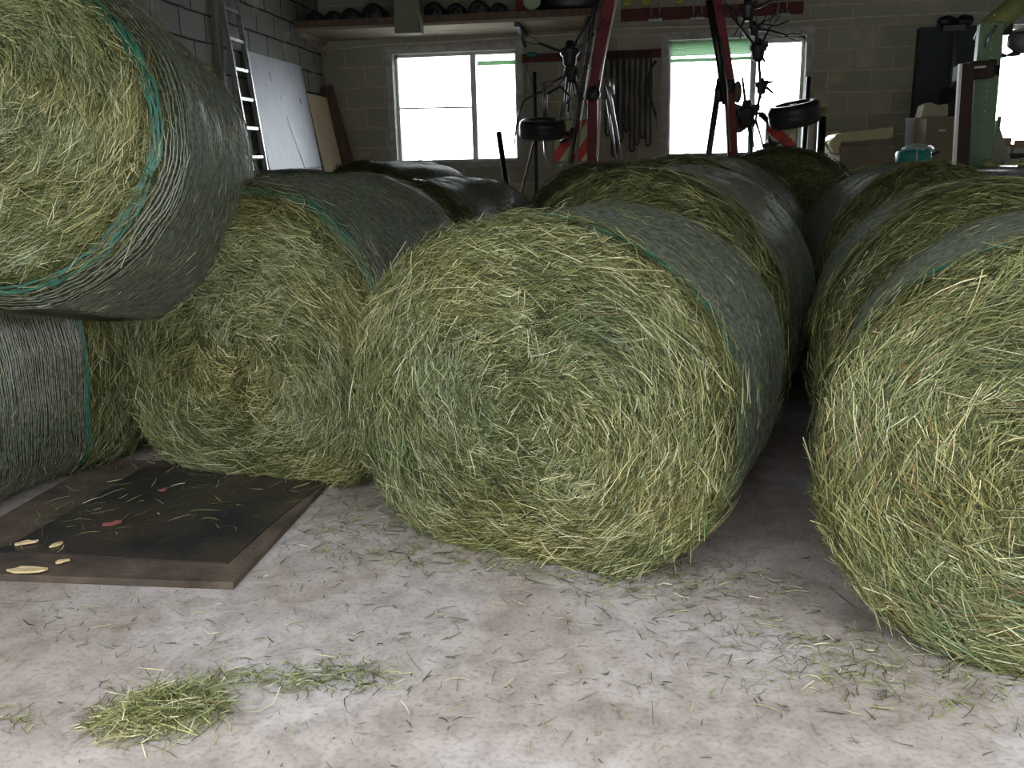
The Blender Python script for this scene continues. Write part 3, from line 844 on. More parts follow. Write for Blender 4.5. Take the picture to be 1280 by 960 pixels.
# rolls and bundles on the shelf
SP = [(398, 26, .10), (420, 26, .10), (442, 27, .11), (470, 22, .13), (545, 18, .12), (572, 16, .11), (600, 15, .12), (625, 13, .10)]
for i, (px, py, r) in enumerate(SP):
    c = W(px, py, 11.1); x = c.x
    z = SZ + .035 + r
    g = MB()
    g.lathe((x, 10.95, z), (0, 1, 0), [(0, r * .55), (.0, r * .8), (.02, r * .97), (.06, r), (.30, r), (.34, r * .95), (.36, r * .7)], 26)
    ro = empty('rubber_roll', (x, 11.1, SZ + .035), 'dark rolled bundle lying on the timber shelf under the roof', 'roll', 'dark rolls on the timber shelf')
    g.build('roll', M['dark'], ro)
    g = MB(); g.lathe((x, 10.945, z), (0, 1, 0), [(0, r * .42), (.012, r * .5), (.02, r * .42)], 20); g.build('end_ring', M['darksteel'], ro)
    g = MB(); g.tube([(x + r * .2, 10.94, z + r * .1), (x + r * .5, 10.93, z + r * .3)], .006, 6); g.build('buckle', M['steel'], ro)
# lamp-like dark housing with a green ring, and a red case, at the end of the shelf
c = W(705, 2, 11.0); hz = SZ + .035
lh = empty('machine_light', (c.x, 11.1, hz), 'dark rounded housing with a pale green ring lens on the shelf end', 'lamp')
g = MB(); n_ = 24
g.blob((c.x + .05, 11.1, hz + .2), .2, 1.9, .8, .98, .03, 1.5, 14, 3); g.build('housing', M['black'], lh)
cg = W(664, 2, 10.85)
g = MB(); g.lathe((cg.x, 10.93, cg.z + .02), (0, -1, 0), [(0, .075), (.0, .10), (.02, .10), (.025, .075), (.02, .055)], 28); g.build('lens_ring', mat('pale_green_ring', (.45, .60, .36), .4), lh)
g = MB(); g.lathe((cg.x, 10.95, cg.z + .02), (0, -1, 0), [(0, .05), (.02, .045), (.035, .02)], 24); g.build('lens', mat('green_lens', (.12, .34, .10), .2), lh)
g = MB(); g.span((cg.x - .20, 11.0, hz), (cg.x + .03, 11.4, hz + .24)); tag(g.build('red_case', M['red'], None, .012), 'dark red case on the shelf behind the green ring', 'case')

# ------------------------------------------------------------------ upper red rail with yellow hooks over the right window
ra, rb = W(776, 27, YB - .04), W(1004, 17, YB - .04)
g = MB(); zr = (ra.z + rb.z) / 2; g.span((ra.x, YB - .05, zr), (rb.x, YB - .01, zr + .14))
tag(g.build('upper_rail', M['redrail'], None, .004), 'dull red board fixed over the right window, under the yellow clips', 'rail')
for i, (px, py) in enumerate(((785, 8), (808, 8), (850, 3), (965, 0))):
    c = W(px, py, YB - .06)
    hk = MB(); zz = zr + .17
    hk.span((c.x - .045, YB - .08, zz), (c.x + .045, YB - .01, zz + .03)); hk.span((c.x - .045, YB - .08, zz), (c.x - .02, YB - .01, zz + .12)); hk.span((c.x + .02, YB - .08, zz), (c.x + .045, YB - .01, zz + .12)); hk.span((c.x - .008, YB - .07, zz + .03), (c.x + .008, YB - .02, zz + .07))
    tag(hk.build('yellow_clip', M['yellow'], None, .004), 'yellow U-shaped clip on the back wall above the dull red board', 'clip', 'yellow clips above the red board')
for i, (px, py) in enumerate(((819, 24), (872, 22), (978, 17))):
    c = W(px, py, YB - .06)
    hk = MB()
    for dx in (-.05, .05):
        hk.tube([(c.x + dx, YB - .06, c.z), (c.x + dx, YB - .06, c.z + .42)], .010, 8)
    hk.span((c.x - .085, YB - .085, c.z - .03), (c.x + .085, YB - .03, c.z + .0))
    for dx in (-.06, .0, .06): hk.tube([(c.x + dx, YB - .06, c.z - .03), (c.x + dx, YB - .06, c.z + .05)], .013, 8)
    tag(hk.build('steel_hanger', M['steel'], None), 'twin rod steel hanger on the dull red board above the right window', 'hanger', 'steel hangers on the red board')

# ------------------------------------------------------------------ lower red rail with belts between the windows
ra, rb = W(652, 76, YB - .05), W(826, 74, YB - .05)
zr = (ra.z + rb.z) / 2
rl = empty('belt_rail', ((ra.x + rb.x) / 2, YB, zr), 'dull red hook rail on the back wall between the windows', 'rail')
g = MB(); g.span((ra.x, YB - .04, zr), (rb.x, YB - .005, zr + .10)); g.build('rail_board', M['redrail'], rl, .003)
for k in range(26):
    x = ra.x + .05 + (rb.x - ra.x - .1) * k / 25
    g = MB(); g.tube([(x, YB - .03, zr + .06), (x, YB - .10, zr + .05), (x, YB - .11, zr + .075)], .006, 6); g.build('hook', M['darksteel'], rl)
lens_ = [(760, 165), (768, 190), (776, 172), (784, 160), (791, 185), (797, 176), (804, 168), (811, 178)]
for i, (px, ye) in enumerate(lens_):
    p = W(px, 80, YB - .09); e = W(px + 2, ye, YB - .09)
    wd = .028
    pts = []
    top = zr + .062; bot = e.z
    for s_, xx in ((-1, p.x - wd), (1, p.x + wd)):
        pass
    path = [(p.x - wd + .004 * sin(j * 1.3 + i), YB - .085, top - .03 - (top - bot - .03) * j / 10) for j in range(11)]
    path2 = [(p.x + wd + .006 * sin(j + i), YB - .085, top - .03 - (top - bot - .03) * (10 - j) / 10) for j in range(11)]
    arc = [(p.x - wd * cos(t), YB - .085, bot - wd * sin(t) * 1.6) for t in np.linspace(.3, pi - .3, 6)]
    arct = [(p.x + wd * cos(t), YB - .085, top - .03 + wd * sin(t)) for t in np.linspace(.3, pi - .3, 6)]
    full = path + arc + path2 + arct + [path[0]]
    g = MB(); g.tube(full, .013, 7, False)
    tag(g.build('rubber_belt', M['dark']), 'black looped drive belt hanging from the dull red hook rail', 'belt', 'black belts on the hook rail')
# curved hose with bright ends at the right end of the rail
hp = [(820, 76), (814, 84), (811, 100), (812, 116), (816, 132), (821, 148)]
ho = empty('curved_hose', W(820, 76, YB - .1), 'curved black hose with bright metal end at the right end of the rail', 'hose')
g = MB(); g.tube([W(*p, YB - .10) for p in hp], .017, 9); g.build('hose', M['dark'], ho)
g = MB(); g.tube([W(820, 145, YB - .10), W(824, 156, YB - .10)], .022, 10); g.build('end_fitting', M['steel'], ho)
# hanging chain-like strap and cable loops left of it
g = MB(); g.tube([W(*p, YB - .06) for p in ((658, 80), (660, 95), (664, 112), (668, 117))], .012, 8)
tag(g.build('hanging_strap', M['steel']), 'short bright strap hanging at the left end of the rail', 'strap')
g = MB(); g.tube([W(*p, YB - .06) for p in ((684, 112), (668, 118), (655, 126), (648, 142), (645, 160), (643, 182))], .010, 8)
tag(g.build('black_cable', M['black']), 'thin black cable curving down beside the left window', 'cable')
c = W(665, 68, YB - .1); g = MB(); g.blob(c, .05, 1.5, .7, .6, .1, 3, 10, 2)
tag(g.build('teal_clamp', mat('teal_plastic', (.03, .22, .19), .5)), 'small teal clamp on the left end of the hook rail', 'clamp')
# bars leaning against the wall and the bales
g = MB(); p0 = W(634, 236, 9.0); p1 = W(623.5, 166, 9.3); dd = (p0 - p1); base = p1 + dd * (p1.z / -dd.z) if dd.z < 0 else p0
g.tube([base, p1], .03, 12); tag(g.build('leaning_bar', M['black'], None), 'dark round bar standing in front of the left window', 'bar')
g = MB(); p1 = W(668, 175, 11.2); p0 = W(653, 236, 11.0); dd = p0 - p1; base = p1 + dd * (p1.z / -dd.z); g.tube([base, p1], .014, 8); tag(g.build('broom_stick', M['brownwood']), 'thin brown stick leaning by the left machine wheel', 'stick')
p1 = W(668, 90, 11.62); g = MB(); g.tube([(p1.x, 11.62, 0), p1], .022, 8); tag(g.build('dark_rod', M['darksteel']), 'dark upright rod beside the left machine wheel', 'rod')

# ------------------------------------------------------------------ folded hay tedder
TY = 9.5
td = empty('hay_tedder', (0.35, TY, 0), 'folded red hay tedder with two raised arms, wheels and striped boards', 'farm machine')
K = TY / FPX
jl = W(741, 118, TY); jr = W(911, 108, TY)
fl = W(741, 215, TY); fr = W(926, 205, TY)
fl.z = .62; fr.z = .62
g = MB(); g.bar(fl + Vector((-.3, .02, 0)), fr + Vector((.3, .02, 0)), .14, .14); g.bar(((fl.x + fr.x) / 2, TY, .62), ((fl.x + fr.x) / 2, TY, .04), .12, .12); g.span((fl.x - .25, TY - .25, 0), (fl.x - .05, TY + .25, .06)); g.span((fr.x + .05, TY - .25, 0), (fr.x + .25, TY + .25, .06)); g.bar(fl + Vector((-.15, 0, 0)), (fl.x - .15, TY, .03), .08, .08); g.bar(fr + Vector((.15, 0, 0)), (fr.x + .15, TY, .03), .08, .08)
g.build('frame', M['red'], td, .01)
g = MB(); g.bar(W(740, 205, TY) - Vector((0, 0, .9)), jl, .12, .10, (1, 0, 0)); g.build('lower_arm', M['red'], td, .008)
g = MB(); g.bar(jl, W(768, -40, TY), .155, .12, (1, 0, 0)); g.build('arm', M['red'], td, .008)
g = MB(); g.bar(W(746.5, 197, TY - .07), W(750, 122, TY - .07), .025, .02, (0, 1, 0)); g.bar(W(749, 100, TY - .07), W(771, 0, TY - .07), .016, .02, (0, 1, 0)); g.build('painted_arm_light', mat('pale_pink_window_light', (.62, .46, .48), .4), td)  # pale strips paint the window light along the arm's right edge
g = MB(); g.lathe(jl + Vector((0, -.10, 0)), (0, 1, 0), [(0, .05), (.02, .075), (.18, .075), (.2, .05)], 18); g.tube([jl + Vector((-.09, -.12, -.05)), jl + Vector((.03, -.12, .05))], .018, 8); g.build('hinge', M['darksteel'], td)
pr = W(923, 188, TY); g = MB(); g.bar(pr - Vector((-.02, 0, .9)), jr, .12, .10, (1, 0, 0)); g.build('lower_arm', M['red'], td, .008)
g = MB(); g.bar(jr, W(888, -30, TY), .135, .12, (1, 0, 0)); g.build('arm', M['red'], td, .008)
g = MB(); g.lathe(jr + Vector((0, -.10, 0)), (0, 1, 0), [(0, .04), (.02, .06), (.18, .06), (.2, .04)], 18); g.build('hinge', M['darksteel'], td)
# hydraulic rods
for (dx, r) in ((0, .014), (5, .011)):
    g = MB(); g.tube([W(748 + dx, -8, TY - .15), W(739 + dx, 40, TY - .15), W(721 + dx, 156, TY - .15), W(714 + dx, 205, TY - .15)], r, 8); g.build('hydraulic_rod', M['steel'] if dx else M['darksteel'], td)
g = MB(); g.bar(W(735, 20, TY - .1), W(712, 205, TY - .1), .05, .04, (1, 0, 0)); g.build('fold_linkage', M['black'], td)
g = MB(); g.tube([W(900, 45, TY - .12), W(909, 110, TY - .12), W(913, 190, TY - .12)], .012, 8); g.build('hydraulic_rod', M['steel'], td)
g = MB(); g.tube([W(886, 0, TY - .08), W(897, 60, TY - .08), W(907, 130, TY - .08)], .035, 8); g.build('hose', M['black'], td)


def rotor(px, py, s, seed, arms, Y=TY):
    """a gearbox with folded tine arms"""
    rr = random.Random(seed); c = W(px, py, Y - .12)
    g = MB(); g.lathe(c + Vector((0, .0, -.09 * s)), (0, .2, 1), [(0, .03 * s), (.02 * s, .05 * s), (.08 * s, .055 * s), (.10 * s, .075 * s), (.125 * s, .075 * s), (.14 * s, .04 * s), (.19 * s, .03 * s)], 18); g.bar(c + Vector((-.07 * s, 0, .02)), c + Vector((.08 * s, .02, .05 * s)), .04 * s, .05 * s)
    hub = g.build('rotor_hub', M['darksteel'], td)
    for (dx, dy) in arms:
        e = W(px + dx, py + dy, Y - .12 + rr.uniform(-.1, .1))
        g = MB(); m_ = (c + e) / 2 + Vector((0, rr.uniform(-.03, .03), rr.uniform(-.02, .02)))
        g.tube([c, m_, e], [.016, .014, .011], 7)
        d = (e - c).normalized(); n_ = Vector((-d.z, 0, d.x))
        for sg in (-1, 1):
            g.tube([e, e + n_ * .02 * sg + d * .03, e + n_ * .035 * sg + d * .14], .005, 5)
        g.build('tine_arm', M['darksteel'], hub)


rotor(712, 68, 1.3, 1, [(27, -48), (-38, -14), (34, -30), (-8, 32), (6, 50), (14, 40), (-6, 60)])
rotor(714, 92, .9, 2, [(-6, 40), (10, 26), (-22, 10), (16, -8)])
rotor(935, 12, 1.1, 3, [(-22, 0), (30, -12), (-8, 20), (14, 40)])
rotor(948, 63, 1.1, 4, [(-36, -46), (14, -28), (8, 14), (-4, -24), (3, 60)])
rotor(943, 36, .7, 41, [(12, -10), (-8, -12), (40, 8)])
rotor(952, 108, .8, 5, [(14, -6), (14, 8), (-8, 46), (-4, 20)])
rotor(934, 143, 1.35, 6, [(20, -2), (6, 54), (-6, -46), (8, 40)])
rotor(962, 184, .75, 7, [(-12, 6), (12, -6), (0, -12), (14, 4)])
g = MB(); c = W(922, 115, TY - .1); g.blob(c, .10, .42, .5, 1.05, .05, 2, 12, 1); g.build('tine_guard', M['brownwood'], td)
g = MB()
poly = [W(px, py, TY + .02) for px, py in ((916, 128), (928, 132), (942, 130), (944, 158), (934, 160), (926, 166), (920, 166))]
g.prism(poly, (0, .10, 0)); g.build('gear_housing', M['black'], td, .01)
g = MB(); g.tube([W(900, 98, TY), W(886, 192, TY), ext(W(900, 98, TY), W(886, 192, TY), .6)], .032, 10); g.build('parking_leg', mat('purple_black_tube', (.035, .03, .045), .4), td)
g = MB(); g.tube([W(908, 98, TY), W(899, 97, TY)], .035, 10); g.lathe(W(899, 108, TY), (0, 0, -1), [(0, .035), (.03, .045), (.12, .045), (.15, .03)], 14); g.build('leg_clamp', M['black'], td)
g = MB()
g.tube([W(755, 95, TY - .05), W(764, 125, TY), W(777, 200, TY)], .014, 8); g.tube([W(757, 112, TY - .05), W(770, 200, TY)], .012, 8); g.tube([W(764, 98, TY - .05), W(766, 118, TY - .05)], .02, 8)
g.build('tine_bar', M['steel'], td)
for pts, r in ((((912, 8), (918, 14), (922, 28), (936, 48), (941, 55)), .009), (((948, 130), (945, 150), (952, 175), (956, 192)), .010), (((986, 26), (970, 32), (952, 30)), .007), (((705, 130), (722, 118), (716, 150)), .010), (((683, 118), (700, 108), (712, 120), (710, 140)), .014)):
    g = MB(); g.tube([W(*p, TY - .1) for p in pts], r, 7); g.build('hydraulic_hose', M['black'], td)


def tyre(px, py, R, w, ax, label_rim):
    c = W(px, py, TY - .25); a = Vector(ax).normalized()
    g = MB()
    prof = [(-w * .38, R * .56), (-w * .5, R * .68), (-w * .5, R * .84), (-w * .42, R * .95), (-w * .25, R * .99), (-w * .08, R * 1.0), (0, R * .985), (w * .08, R), (w * .25, R * .99), (w * .42, R * .95), (w * .5, R * .84), (w * .5, R * .68), (w * .38, R * .56)]
    g.lathe(c, a, prof, 40, True)
    t = g.build('wheel', M['dark'], td)
    g = MB(); g.lathe(c, a, [(-w * .3, R * .2), (-w * .34, R * .56), (w * .34, R * .56), (w * .3, R * .2), (w * .45, R * .14), (w * .46, .01)], 28); g.build('rim', M['darksteel'], t)
    return c


c = tyre(678, 161, .235, .18, (.03, -.16, 1), 0)
g = MB(); g.tube([c, c + Vector((.10, .1, .0)), W(712, 168, TY)], .022, 8); g.tube([W(700, 178, TY - .2), W(712, 173, TY - .2), W(716, 160, TY - .2)], .018, 8); g.build('wheel_axle', M['black'], td)
g = MB(); g.tube([W(681.5, 147, TY - .25), W(681, 106, TY - .25)], .024, 10); g.build('wheel_stem', M['steel'], td)
g = MB(); g.tube([W(681, 176, TY - .2), W(682, 195, TY - .2), W(690, 206, TY - .2), W(702, 208, TY - .1)], .016, 8); g.build('board_bracket', M['steel'], td)
c = tyre(993, 143, .245, .21, (-.18, -.14, 1), 0)
g = MB(); g.tube([c + Vector((-.1, 0, -.04)), W(966, 158, TY - .1), W(957, 148, TY), W(950, 142, TY)], .028, 8); g.build('wheel_axle', M['black'], td)
# striped boards


def warn(name, x0, x1, y0, y1, m, Y):
    a = W(x0, y1, Y); b = W(x1, y0, Y)
    g = MB(); g.span((a.x, Y, a.z), (b.x, Y + .02, b.z)); o = g.build(name, m, td, .004)
    g = MB(); t = .012
    for p, q in (((a.x - t, a.z - t), (a.x, b.z + t)), ((b.x, a.z - t), (b.x + t, b.z + t)), ((a.x, b.z), (b.x, b.z + t)), ((a.x, a.z - t), (b.x, a.z))):
        g.span((p[0], Y - .004, p[1]), (q[0], Y + .024, q[1]))
    g.build('board_frame', M['greypost'], o)
    return o


warn('warning_board', 693, 735, 150, 202, M['stripeL'], TY + .06)['label'] = 'red and cream board with stripes rising to the right'
warn('warning_board', 957, 996, 153, 202, M['stripeR'], TY + .06)['label'] = 'red and cream board with stripes falling to the right'

# ------------------------------------------------------------------ right side clutter along the back wall
BY = 10.6
bt = 1.22
wb = empty('storage_bench', (3.3, BY, 0), 'low grey brown storage bench along the back wall behind the right row of bales', 'bench')
g = MB(); g.span((2.3, BY - .4, bt - .06), (4.1, YB - .12, bt)); g.build('bench_top', M['brownwood'], wb, .004)
for x in (2.36, 4.04):
    for y in (BY - .34, YB - .2):
        g = MB(); g.span((x - .035, y - .035, 0), (x + .035, y + .035, bt - .06)); g.build('leg', M['brownwood'], wb)
# big grey brown carton under the cream trough
a = W(1049, 205, BY - .3); b = W(1119, 181, BY - .3)
g = MB(); g.span((a.x, BY - .3, bt), (b.x, BY + .3, b.z)); tag(g.build('storage_carton', M['card'], None, .006), 'low grey brown carton beneath the cream trough', 'box')
# cream trough, upside down, tilted
t0 = W(1037, 172, BY - .25); t1 = W(1118, 158, BY - .25)
dx = t1.x - t0.x
tr = MB()
za = b.z
pts_o = [W(px, py, BY - .25) for px, py in ((1036, 178), (1046, 168), (1054, 166), (1118, 158), (1116, 172), (1070, 177), (1052, 178), (1050, 192), (1042, 192))]
tr.prism(pts_o, (0, .45, 0))
o = tr.build('cream_trough', M['cream'], None, .012); tag(o, 'cream plastic trough lying tilted on the grey brown carton', 'trough')
cb = W(1040, 172, YB - .15)
a = W(1029, 192, YB - .3); b = W(1048, 164, YB - .3)
g = MB(); g.span((a.x, YB - .32, bt), (b.x, YB - .14, b.z)); tag(g.build('cream_box', M['cream'], None, .01), 'small cream box behind the left end of the trough', 'box')
# dark post with brass top, and white strip
a = W(1026, 190, BY); b = W(1028, 146, BY)
ps = empty('dark_post', (a.x, BY, 0), 'black post with a brass coloured top right of the window', 'post')
g = MB(); g.tube([(a.x, BY, 0), b], .045, 14); g.build('shaft', M['black'], ps)
g = MB(); g.lathe(b, (0, 0, 1), [(0, .048), (.08, .048), (.1, .03)], 16); g.build('post_top', mat('dull_brass', (.22, .19, .10), .5, metal=.4), ps)
a = W(1014, 150, YB - .1); g = MB(); g.span((a.x - .035, YB - .12, 0), (a.x + .035, YB - .07, a.z + .1)); tag(g.build('white_strip', M['white'], None, .003), 'white upright strip at the right edge of the right window', 'strip')
a = W(1011, 96, YB - .13); g = MB(); g.tube([(a.x - .04, YB - .16, 0), (a.x, YB - .13, a.z)], .03, 10); tag(g.build('dark_pole', M['darksteel']), 'dark pole along the right jamb of the right window', 'pole')
# dark wall panel with brackets and grey scraper
a = W(1140, 148, YB - .1); b = W(1224, 32, YB - .1)
pn = empty('dark_cabinet', ((a.x + b.x) / 2, YB - .1, a.z), 'dark blue green wall cabinet hung on the back wall', 'cabinet')
g = MB(); g.span((a.x, YB - .14, a.z), (b.x, YB - .005, b.z)); g.build('body', M['cab'], pn, .006)
g = MB(); xm = a.x + (b.x - a.x) * .07; g.span((xm, YB - .155, a.z + .03), (a.x + (b.x - a.x) * .52, YB - .14, b.z - .03)); g.build('door', M['cab'], pn, .004)
g = MB(); g.span((a.x + (b.x - a.x) * .54, YB - .155, a.z + .03), (b.x - .02, YB - .14, b.z - .03)); g.build('door', M['cab'], pn, .004)
for px in (1184, 1206):
    c = W(px, 24, YB - .1); g = MB(); g.blob((c.x, YB - .1, b.z + .06), .085, 1.2, .7, .75, .25, 3, 10, px); tag(g.build('black_bundle', M['black']), 'black lump on top of the dark wall cabinet', 'bundle', 'black lumps on the cabinet')
a = W(1179, 36, YB - .2); b = W(1207, 36, YB - .2)
sc = empty('grey_scraper', ((a.x + b.x) / 2, YB - .2, 2.0), 'grey T-handled scraper hanging in front of the dark cabinet', 'tool')
g = MB(); g.span((a.x, YB - .22, a.z - .03), (b.x, YB - .19, a.z + .035)); g.build('blade', M['graphite'], sc, .004)
g = MB(); g.tube([W(1195, 38, YB - .2), W(1189, 116, YB - .2)], .024, 10); g.build('handle', M['graphite'], sc)
# black bag below, white tub, carton and paper bag
c = W(1187, 130, BY + .3); g = MB(); g.blob(c, .17, .8, .6, 1.0, .25, 2.5, 14, 5); tag(g.build('black_bag', M['black']), 'black bag hanging under the dark cabinet', 'bag')
a = W(1137, 205, BY + .3); b = W(1156, 147, BY + .3)
wt = MB(); cx = (a.x + b.x) / 2; wt.lathe((cx + .05, BY + .35, bt), (0, 0, 1), [(0, .13), (.02, .15), ((b.z - bt) * .95, .17), (b.z - bt, .18), (b.z - bt, .165), (b.z - bt - .1, .15)], 30); tag(wt.build('white_tub', M['white']), 'white plastic tub standing left of the tall carton', 'tub')
a = W(1153, 216, BY - .35); b = W(1197, 145, BY - .35)
tc = empty('tall_carton', ((a.x + b.x) / 2, BY - .15, bt), 'tall brown carton standing behind the turquoise pack', 'box')
g = MB(); g.span((a.x, BY - .35, bt), (b.x + .1, BY + .05, b.z)); g.build('carton_body', M['card'], tc, .004)
g = MB(); p = W(1178, 163, BY - .36); g.span((p.x - .035, BY - .354, p.z - .012), (p.x + .035, BY - .35, p.z + .012)); g.build('hand_hole', M['white'], tc)
p = W(1168, 140, BY - .2); g = MB(); n_ = 9
zt = b.z
poly = [Vector((p.x - .16, BY - .3, zt)), Vector((p.x - .14, BY - .3, zt + .12)), Vector((p.x - .08, BY - .3, zt + .15)), Vector((p.x, BY - .3, zt + .12)), Vector((p.x + .10, BY - .3, zt + .13)), Vector((p.x + .11, BY - .3, zt + .02)), Vector((p.x + .10, BY - .3, zt))]
g.prism(poly, (0, .22, 0)); tag(g.build('paper_bag', mat('cream_paper', (.55, .52, .38), .8, bump=.4, bscale=12), None, .01), 'crumpled cream paper bag on top of the tall carton', 'bag')
# turquoise pack
tp0 = W(1127, 198, 8.9); tp1 = W(1162, 190, 8.9); cz = (tp0 + tp1) / 2
st = MB(); st.span((cz.x - .10, 8.86, 0), (cz.x + .3, 9.3, cz.z - .09)); tag(st.build('wooden_crate', M['card'], None, .01), 'grey brown chest carrying the turquoise pack', 'chest')
tq = empty('turquoise_pack', (cz.x, 8.95, cz.z - .09), 'turquoise pack under a crumpled clear film', 'pack')
g = MB()
R_, r_ = .135, .065
g.lathe((cz.x, 8.95, cz.z - .09), (-.06, 0, 1), [(0, .12), (.012, .15), (.02, .155), (.12, .155), (.14, .14), (.142, .06)], 30); g.build('pack_body', M['tealpack'], tq)
g = MB(); g.blob((cz.x + .02, 8.93, cz.z + .055), .10, 1.3, 1.1, .42, .5, 3.2, 16, 7); g.build('film_cover', M['film'], tq)
g = MB(); g.bar((cz.x - .02, 8.79, cz.z - .085), (cz.x - .02, 8.79, cz.z + .05), .014, .006, (0, 1, 0)); g.build('strap', M['white'], tq)
c = W(1172, 194, 8.7); g = MB(); g.blob((c.x, 9.0, cz.z - .03), .06, .6, .6, 1.1, .4, 4, 10, 9); g.tube([(c.x, 9.0, cz.z - .02), (c.x + .10, 8.97, cz.z + .03)], .012, 6); tag(g.build('dark_valve', M['darksteel']), 'small dark fitting right of the turquoise pack', 'fitting')

# ------------------------------------------------------------------ green workshop machine and the brown beam
MY = 7.0
gm = empty('green_machine', (W(1224, 200, MY).x, MY, 0), 'tall green workshop machine with a round steel clamping table', 'machine')
b0 = W(1203, 218, MY); b1 = W(1241, 218, MY); t0 = W(1222, 34, MY); t1 = W(1243, 34, MY)
g = MB()
w0 = (b1.x - b0.x); cxb = (b0.x + b1.x) / 2; ca = W(1227, 88, MY); wa = .21
zt = W(1230, 30, MY).z
cx1 = W(1234, 34, MY).x
g.bar((cxb - .04, MY - .08, 0), (cx1, MY - .06, zt), w0, .08, (0, 1, 0), .155, .08); g.build('column', M['green'], gm, .012)
g = MB()
for k in range(18):
    z = 1.62 + k * .045
    f_ = z / zt; x = cxb - .04 + (cx1 - cxb + .04) * f_
    g.span((x - .002, MY - .124 + .02 * f_, z), (x + .008, MY - .100, z + .006 + .005 * (k % 3)))
g.build('scale_marks', mat('pale_scale_marks', (.45, .5, .36), .5), gm)
g = MB(); g.bar(W(1206.5, 216, MY - .13), W(1217, 100, MY - .13), .016, .02, (0, 1, 0)); g.build('guide_edge', M['steel'], gm)
g = MB(); p0 = W(1232, 52, MY); p1 = W(1240, 32, MY); p2 = W(1262, 14, MY); p3 = W(1300, -16, MY)
g.tube([p0, p1, p2, p3], [.085, .08, .075, .075], 14); g.build('curved_arm', M['olive'], gm)
g = MB(); g.tube([W(1232, 60, MY - .12), W(1236, 46, MY - .12), W(1246, 32, MY - .12)], .010, 8); g.build('arm_cable', M['steel'], gm)
# carriage
a = W(1212, 98, MY - .22); b = W(1246, 75, MY - .22)
g = MB(); g.span((a.x, MY - .22, a.z), (b.x, MY + .14, b.z)); cr = g.build('carriage', M['rust'], gm, .012)
g = MB(); q = W(1247, 88, MY - .1); g.tube([(b.x, MY - .1, q.z), (b.x + .06, MY - .1, q.z)], .035, 12); q2 = W(1247, 78, MY - .1); g.tube([(b.x, MY - .1, q2.z), (b.x + .04, MY - .1, q2.z)], .02, 12); g.build('knob', M['black'], cr)
g = MB(); q = W(1218, 85, MY - .23); g.bar((q.x - .05, MY - .235, q.z), (q.x + .07, MY - .235, q.z + .006), .02, .012); g.build('plate', M['lightedge'], cr)
# round table
tc_ = W(1266, 208, MY - .42); tz = tc_.z
g = MB(); g.lathe((tc_.x, MY - .05, tz - .05), (0, 0, 1), [(-.10, .14), (-.02, .33), (0, .385), (.035, .39), (.045, .38), (.046, .05)], 48); tb = g.build('clamping_table', M['steel'], gm)
g = MB(); g.lathe((tc_.x, MY - .05, 0), (0, 0, 1), [(0, .26), (.05, .26), (.08, .16), (tz - .2, .13), (tz - .12, .16)], 30); g.build('table_pedestal', M['green'], gm)
g = MB(); g.span((cxb - .25, MY - .3, 0), (tc_.x + .3, MY + .3, .10)); g.build('base', M['green'], gm, .015)
for i in range(8):
    t = 2 * pi * i / 8 + .35
    p = Vector((tc_.x + .30 * cos(t), MY - .05 + .30 * sin(t), tz - .004))
    g = MB(); g.lathe(p, (0, 0, 1), [(0, .038), (.02, .04), (.05, .036), (.055, .02)], 8); g.build('clamp_jaw', M['olive'], tb)
g = MB(); a = W(1240, 200, MY + .1); g.prism([Vector((b1.x + .01, MY + .1, tz + .02)), Vector((b1.x + .16, MY + .1, tz + .02)), Vector((b1.x + .03, MY + .1, tz + .32))], (0, .04, 0)); g.build('gusset', M['greypost'], gm)
# overhead spray bar with discs
p0 = W(1243, 44, MY + .5); p1 = W(1300, 34, MY + .5)
sb = empty('rod_rack', (p0.x, MY + .5, p0.z), 'thin bar with disc ended rods hanging before the far right window', 'rack')
g = MB(); g.bar(p0, p1, .012, .03); g.bar(p1, (p1.x, MY + .5, ZC), .03, .03); g.build('bar', M['steel'], sb)
q = W(1256, 34, MY + .5); g = MB(); g.box(q, (.09, .08, .11)); g.tube([q + Vector((0, 0, .05)), (q.x, q.y, ZC)], .012, 6); g.build('motor', M['black'], sb, .01)
for px, py in ((1251, 70), (1267, 68)):
    e = W(px, py, MY + .5); top = W(px + 1, 42, MY + .5)
    g = MB(); g.tube([top, e], .010, 8); g.lathe(e, (0, 0, 1), [(-.012, .035), (-.006, .045), (.004, .045), (.02, .012)], 18); g.build('disc_rod', M['darksteel'], sb)
q = W(1276, 58, MY + .5); g = MB(); g.lathe(q + Vector((0, 0, -.05)), (0, 0, 1), [(0, .025), (.05, .09), (.07, .095), (.13, .095), (.15, .06)], 20); g.build('hopper', M['graphite'], sb)
# brown beam; a pale strip paints the window light on its left edge
b0 = W(1200, 220, 6.70); b1 = W(1208, 80, 6.70)
bm_ = empty('brown_beam', (b0.x, 6.70, 0), 'dark brown upright beam with window light painted as a white strip on its edge, left of the green column', 'beam')
top = b1; foot = ext(b0, b1, 0.0)
g = MB(); g.bar(foot, top, .10, .09, (0, 1, 0), .075); g.build('beam', M['rust'], bm_, .004)
g = MB(); off = Vector((-.056, -.02, 0)); g.bar(foot + off, top + off + Vector((.012, 0, 0)), .022, .035, (0, 1, 0)); g.build('painted_edge_light', M['lightedge'], bm_)
